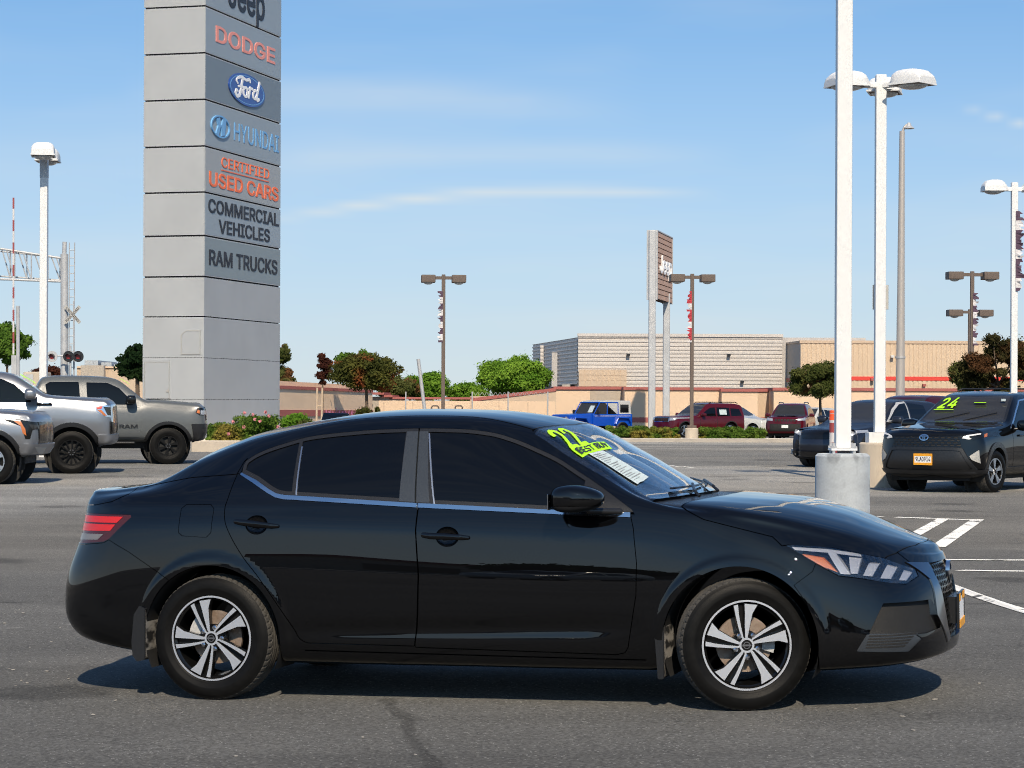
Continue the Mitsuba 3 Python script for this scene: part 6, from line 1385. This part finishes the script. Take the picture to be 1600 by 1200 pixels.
def plain_car(key, label, M, sh, body, wb, ra, R, rim, wins, ws, cz=None, flare=.0, grille=None, head=None, group=None, wheels_y=.77, mirror=(1.7, 1.0, 1.1), cat_='car', rails=None, plate=None, extra=None, trim='glass_dark', wsm='glass_grey', face='alloy'):
    c = Car(key, label, cat_, M, sh, body, group)
    c.arches([0, wb], ra, cz or R, .5, flare)
    for w_ in wins: c.sides('window', Polygon(w_).buffer(-.012).buffer(.012), trim, -.003)
    c.over('windshield', topv(Polygon(ws), .8, 2.2), wsm, -.003)
    if head: 
        for s_ in (-1, 1):
            k = c.over('headlight', front(Polygon([(s_ * y, z) for y, z in head]), wb, wb + 2), 'lamp_silver', -.010, .02)
    if grille: c.over('grille', front(sym(grille), wb, wb + 2), 'black_gloss', -.012, .02)
    if plate: c.part('license_plate', rbox(plate[0], plate[0] + .01, -.155, .155, plate[1], plate[1] + .15, .004), 'plate_white')
    if mirror: c.mirror(*mirror, body, 1.0)
    if rails:
        for s_ in (-1, 1): c.part('roof_rail', path([(rails[0], s_ * rails[2], rails[3] - .06), (rails[0] + .15, s_ * rails[2], rails[3]), (rails[1] - .15, s_ * rails[2], rails[3]), (rails[1], s_ * rails[2], rails[3] - .06)], .022, 8), 'black_satin')
    if extra: extra(c)
    c.part('underbody', box(-.5, wb + .5, -.6, .6, .2, .36), 'black_matte')
    c.wheels([(0, -wheels_y), (wb, -wheels_y), (0, wheels_y), (wb, wheels_y)], R=R, rim=rim, width=.22, sp=spokes(rim, 5, 20, 12, 0), face=face, back='black_gloss', fine=False)
    c.done(); MIRRORED_ALL.append((c.t, M)); return c
MIRRORED_ALL = []
def place(u, v, ang, wb, side_y=.77, Y=None):
    """origin of a car whose front wheel on the side +y (left) or -y stands at the pixel"""
    p = on_ground(u, v) if Y is None else foot(u, Y)
    fw, lf = np.array([math.cos(ang), math.sin(ang)]), np.array([-math.sin(ang), math.cos(ang)])
    o = p[:2] - fw * wb - lf * side_y
    return vM(o[0], o[1], ang)
# the dark row beside the black SUV
A2 = math.radians(180 + 48)
winsS = [[(.05, 1.08), (.10, 1.44), (.75, 1.50), (.80, 1.07)], [(.88, 1.07), (.84, 1.50), (1.12, 1.48), (1.42, 1.34), (1.82, 1.07)]]
wsS = [(1.20, .60), (1.28, .62), (1.95, .755), (2.06, .6), (2.12, 0), (2.06, -.6), (1.95, -.755), (1.28, -.62), (1.20, -.60), (1.28, 0)]
def hatch_extra(c):
    c.over('hood_seam', topv(LineString([(2.1, -.72), (3.2, -.55)]).buffer(.006), .8, 1.3), 'black_matte', -.002, .01)
    for s_ in (-1, 1): c.over('headlight', front(Polygon([(s_ * .50, .74), (s_ * .55, .82), (s_ * .90, .88), (s_ * .90, .82), (s_ * .75, .74)]), 2.7, 3.9), 'lamp_silver', -.01, .02)
    for s_ in (-1, 1): k = c.over('fog_pocket', front(Polygon([(s_ * .58, .48), (s_ * .58, .60), (s_ * .80, .64), (s_ * .84, .44)]), 2.7, 3.9), 'black_matte', -.01, .02)
    c.over('bumper_lip', both(Polygon([(3.0, .38), (3.9, .36), (3.9, .2), (3.0, .2)]), 0), 'black_satin', -.03, .03)
    c.sides('window_frame', Polygon([(.86, 1.06), (.82, 1.53), (1.14, 1.51), (1.45, 1.36), (1.90, 1.05)]).difference(Polygon([(.90, 1.09), (.86, 1.49), (1.12, 1.465), (1.42, 1.325), (1.78, 1.09)])), 'grey_steel', -.006)
sh = suv_shell(4.4, 1.82, 1.58, 1.02, .99, 2.02, 1.20, zlow=.24, wb=2.66, fo=.92, ro=.85, hoodf=.86, corner=.40, cowl=1.06)
plain_car('crossover', 'dark blue crossover whose nose shows between the concrete lamp bases', place(1352, 731, A2, 2.66, .77), sh, 'paint_nightblue', 2.66, .39, .345, .22, winsS, wsS, flare=.05, grille=[(.42, .66), (.50, .86)], extra=hatch_extra, mirror=(1.72, 1.04, 1.10))
sh = suv_shell(4.7, 1.88, 1.72, 1.10, 1.08, 2.0, 1.15, zlow=.26, wb=2.75, fo=.92, ro=.95)
plain_car('suv', 'dark SUV roof showing just above the dark blue crossover, left of the black SUV roof', place(1405, 716, A2, 2.75, .77, 58), sh, 'paint_maroon_dark', 2.75, .40, .36, .23, winsS, wsS, mirror=None)
sh = suv_shell(5.1, 1.98, 1.86, 1.16, 1.14, 2.2, 1.35, zlow=.26, wb=3.0, fo=.95, ro=1.0, tumble=.28)
plain_car('minivan', 'long dark van with roof rails behind the black SUV roof', place(1440, 709, math.radians(180 + 18), 3.0, .80, 62), sh, 'paint_navy', 3.0, .40, .36, .23, [[(-.6, 1.2), (-.5, 1.56), (.6, 1.62), (.62, 1.2)], [(.7, 1.2), (.68, 1.62), (1.25, 1.60), (1.55, 1.48), (2.0, 1.2)]], wsS, mirror=None, rails=(-.7, 1.1, .68, 1.92))
# far row beyond the hedges
YF = 118.0
A3 = math.radians(180 + 34)
winsG = [[(-.75, 1.14), (-.62, 1.50), (-.05, 1.54), (-.02, 1.13)], [(.06, 1.13), (.04, 1.56), (.86, 1.58), (.90, 1.12)], [(1.0, 1.12), (.97, 1.58), (1.3, 1.55), (1.58, 1.42), (2.0, 1.12)]]
wsG = [(1.32, .60), (1.42, .63), (2.12, .80), (2.25, .6), (2.32, 0), (2.25, -.6), (2.12, -.80), (1.42, -.63), (1.32, -.60), (1.42, 0)]
def slots(c):
    for i in range(7):
        y = (i - 3) * .165; k = c.over('grille_slot', front(sbox(y - .055, .86, y + .055, 1.05), 2.8, 4.2), 'black_matte', -.016, .02)
    c.over('grille_trim', front(sym([(.62, .83), (.62, 1.08)]).difference(sym([(.59, .855), (.59, 1.055)])), 2.8, 4.2), 'chrome', -.018, .02)
    for s_ in (-1, 1): c.over('headlight', front(Polygon([(s_ * .64, .90), (s_ * .64, 1.06), (s_ * .96, 1.06), (s_ * .92, .92)]), 2.7, 4.2), 'lamp_silver', -.014, .02)
    c.over('lower_bumper', both(Polygon([(3.2, .52), (4.4, .52), (4.4, .2), (3.2, .2)]), 0), 'black_satin', -.02, .03)
    c.sides('door_groove', LineString([(.93, 1.12), (.93, .45)]).buffer(.012), 'black_matte', -.001, .01); c.sides('door_groove', LineString([(2.05, 1.1), (2.05, .45)]).buffer(.012), 'black_matte', -.001, .01)
    c.sides('window_paper', Polygon([(.25, 1.2), (.25, 1.46), (.72, 1.47), (.72, 1.2)]), 'paper', -.006)
sh = suv_shell(5.0, 1.98, 1.82, 1.14, 1.16, 2.22, 1.36, zlow=.28, wb=3.0, fo=.90, ro=1.1, hoodf=1.10, corner=.14, cowl=1.18, tumble=.30)
plain_car('suv', 'dark red seven slot SUV parked side on behind the brown lamp and hedges', place(1068, 684, A3, 3.0, .8, YF), sh, 'paint_maroon', 3.0, .44, .40, .255, winsG, wsG, extra=slots, mirror=(1.9, 1.1, 1.2), flare=.04, rails=(-.7, 1.2, .62, 1.845))
sh = suv_shell(4.7, 1.95, 1.78, 1.12, 1.16, 2.15, 1.3, zlow=.30, wb=2.9, fo=.85, ro=.95, hoodf=1.10, corner=.16, cowl=1.18)
def slots2(c):
    for i in range(7):
        y = (i - 3) * .15; c.over('grille_slot', front(sbox(y - .05, .90, y + .05, 1.02), 2.8, 4.2), 'black_matte', -.016, .02)
    for s_ in (-1, 1): c.over('headlight', front(Polygon([(s_ * .60, .92), (s_ * .60, 1.04), (s_ * .94, 1.08), (s_ * .92, .95)]), 2.7, 4.2), 'lamp_silver', -.014, .02)
    c.over('lower_grille', front(sym([(.75, .42), (.75, .78)]), 2.8, 4.2), 'black_matte', -.014, .03)
    c.part('license_plate', rbox(3.765, 3.775, -.16, .16, .58, .73, .004), 'plate_white'); c.part('hood_decal', rbox(2.4, 3.4, -.45, .45, 1.155, 1.19, .03), 'black_satin')
plain_car('suv', 'dark red SUV facing straight on at the right end of the hedge', place(1204, 685, math.radians(270 - 14), 2.9, -.8, 112), sh, 'paint_maroon', 2.9, .43, .39, .25, winsG, wsG, extra=slots2, mirror=(1.85, 1.08, 1.2), rails=(-.6, 1.2, .62, 1.815))
sh = suv_shell(4.9, 1.95, 1.72, 1.08, 1.06, 2.2, 1.3, zlow=.26, wb=2.9, fo=.95, ro=1.0)
plain_car('minivan', 'pale silver minivan between the two dark red SUVs', place(1178, 680, math.radians(180 + 145), 2.9, -.8, 126), sh, 'paint_white', 2.9, .41, .36, .235, [[(-.7, 1.12), (-.6, 1.46), (.2, 1.52), (.22, 1.11)], [(.3, 1.11), (.28, 1.52), (.95, 1.53), (1.0, 1.1)], [(1.1, 1.1), (1.06, 1.53), (1.36, 1.46), (1.9, 1.1)]], wsS, mirror=(1.8, 1.05, 1.15))
sh = suv_shell(4.5, 1.85, 1.62, 1.04, 1.02, 2.05, 1.2, zlow=.24, wb=2.7, fo=.9, ro=.9)
plain_car('crossover', 'white crossover behind the small maple trunk', place(1262, 682, math.radians(180 + 55), 2.7, .77, 122), sh, 'paint_white', 2.7, .39, .345, .225, winsS, wsS, mirror=(1.75, 1.02, 1.1))
sh = suv_shell(4.8, 1.95, 1.80, 1.14, 1.14, 2.1, 1.25, zlow=.28, wb=2.85, fo=.9, ro=.95)
plain_car('suv', 'dark SUV windscreen visible between the two white light poles', place(1330, 684, math.radians(270 - 6), 2.85, -.8, 106), sh, 'paint_navy', 2.85, .42, .38, .24, winsS, wsG, mirror=(1.85, 1.06, 1.2), wsm='glass_grey')
# blue off-roader: upright boxes with rounded edges
A4 = math.radians(180 + 40)
M = place(905, 684, A4, 2.95, .80, YF - 1)
t = thing('off_roader', 'bright blue boxy off-roader with a white hard top left of the hedges', 'car')
P = lambda n, m, mt, s=30: add(t + '__' + n, mv(m, M), mt, s)
hullp = lambda pts, y0, y1, r=.03: tri(Manifold.batch_hull([Manifold.sphere(r, 8).translate((x, y, z)) for x, z in pts for y in (y0 + r, y1 - r)]))
P('body', cat(hullp([(-.70, .62), (-.70, 1.18), (1.95, 1.18), (1.95, .62)], -.80, .80), hullp([(1.9, .62), (1.9, 1.20), (3.50, 1.12), (3.50, .66)], -.68, .68)), 'paint_blue')
P('hood', hullp([(1.92, 1.16), (1.92, 1.22), (3.48, 1.15), (3.48, 1.08)], -.66, .66), 'paint_blue')
P('hard_top', cat(hullp([(-.68, 1.20), (-.62, 1.86), (1.10, 1.88), (1.10, 1.80), (.25, 1.78), (.25, 1.20)], -.74, .74, .04)), 'paint_white')
P('roof_panel', hullp([(.20, 1.80), (.20, 1.88), (1.42, 1.85), (1.42, 1.79)], -.72, .72), 'paint_white')
for s_ in (-1, 1):
    P('window', rbox(-.52, .08, s_ * .742 - .01, s_ * .742 + .01, 1.28, 1.70, .02), 'glass_dark')
    P('door_frame', cat(*[hullp([a, b], min(s_ * .70, s_ * .77), max(s_ * .70, s_ * .77), .03) for a, b in (((.22, 1.18), (.24, 1.80)), ((.98, 1.18), (.96, 1.80)), ((1.50, 1.80), (1.92, 1.20)), ((.24, 1.80), (1.48, 1.80)))]), 'paint_blue')
    P('window', rbox(.28, .93, s_ * .715 - .008, s_ * .715 + .008, 1.20, 1.77, .006), 'glass_dark'); 
    P('window', extr(Polygon([(1.0, 1.20), (.98, 1.77), (1.46, 1.77), (1.84, 1.20)]), .016, s_ * .715 - .008), 'glass_grey')
    for x in (0, 2.95):
        f = cat(*[hullp([a, b], min(s_ * .66, s_ * .95), max(s_ * .66, s_ * .95), .03) for a, b in (((x - .52, .78), (x - .38, 1.00)), ((x - .38, 1.00), (x + .36, 1.02)), ((x + .36, 1.02), (x + .52, .70)))]); P('fender', f, 'paint_blue')
    P('pinstripe', rbox(-.6, 1.9, s_ * .802 - .004, s_ * .802 + .004, 1.10, 1.125, .002), 'paint_white')
    P('headlight', cyl([3.50, s_ * .46, .98], [3.545, s_ * .46, .98], .10, n=20), 'lamp_silver')
    for s2 in (0,): P('mirror', rbox(1.70, 1.80, min(s_ * .85, s_ * 1.05), max(s_ * .85, s_ * 1.05), 1.24, 1.42, .03), 'black_satin')
P('windshield', trimesh.Trimesh([(1.93, -.66, 1.24), (1.93, .66, 1.24), (1.55, .62, 1.76), (1.55, -.62, 1.76)], [[0, 1, 2], [0, 2, 3]], process=False), 'glass_grey', False)
P('windshield_frame', cat(*[hullp([a], -.72, .72, .035) for a in ((1.93, 1.20), (1.50, 1.80))]), 'paint_blue')
P('window_paper', trimesh.Trimesh([(1.90, .25, 1.30), (1.90, .60, 1.30), (1.66, .56, 1.64), (1.66, .22, 1.64)], [[0, 1, 2], [0, 2, 3]], process=False), 'paper', False)
P('grille', rbox(3.48, 3.54, -.56, .56, .74, 1.10, .03), 'paint_blue')
for i in range(7): P('grille_slot', rbox(3.53, 3.548, (i - 3) * .10 - .03, (i - 3) * .10 + .03, .80, 1.06, .008), 'black_matte')
P('front_bumper', rbox(3.55, 3.75, -.85, .85, .52, .70, .04), 'black_satin')
for x in (0, 2.95):
    for y in (-.80, .80): car_wheel(t, M @ tr(x, y, .40) @ (np.eye(4) if y < 0 else rz(math.pi)), .40, .23, .25, spokes(.23, 5, 18, 14), face='alloy', fine=False)

# cars standing behind the viewer, which the black sedan mirrors
def dup(root, M_new, M_old, label, group):
    k2 = thing(root.rsplit('_0', 1)[0] if root[-3:].isdigit() else root, label, labels[root]['category'], group)
    D = M_new @ np.linalg.inv(M_old)
    for key in [k for k in scene if k.startswith(root + '__')]: scene[k2 + key[len(root):]] = {**scene[key], 'to_world': T(D.tolist())}
MIRRORED = [next(q for q in MIRRORED_ALL if w_ in labels[q[0]]['label']) for w_ in ('white crossover', 'pale silver minivan', 'dark SUV windscreen')]
for i, (x, src) in enumerate(((-17, 0), (-11.5, 2), (-5.5, 1), (1.5, 0), (7, 2), (13.5, 1), (20, 0))):
    root, M_old = MIRRORED[src]
    dup(root, tr(x, -20 - (i % 3) * .4, float(gz(x, -20))) @ rz(math.radians(90 + (i % 2) * 4)), M_old, ('white car parked behind the viewer', 'pale minivan parked behind the viewer', 'dark car parked behind the viewer')[src], 'cars parked behind the viewer')
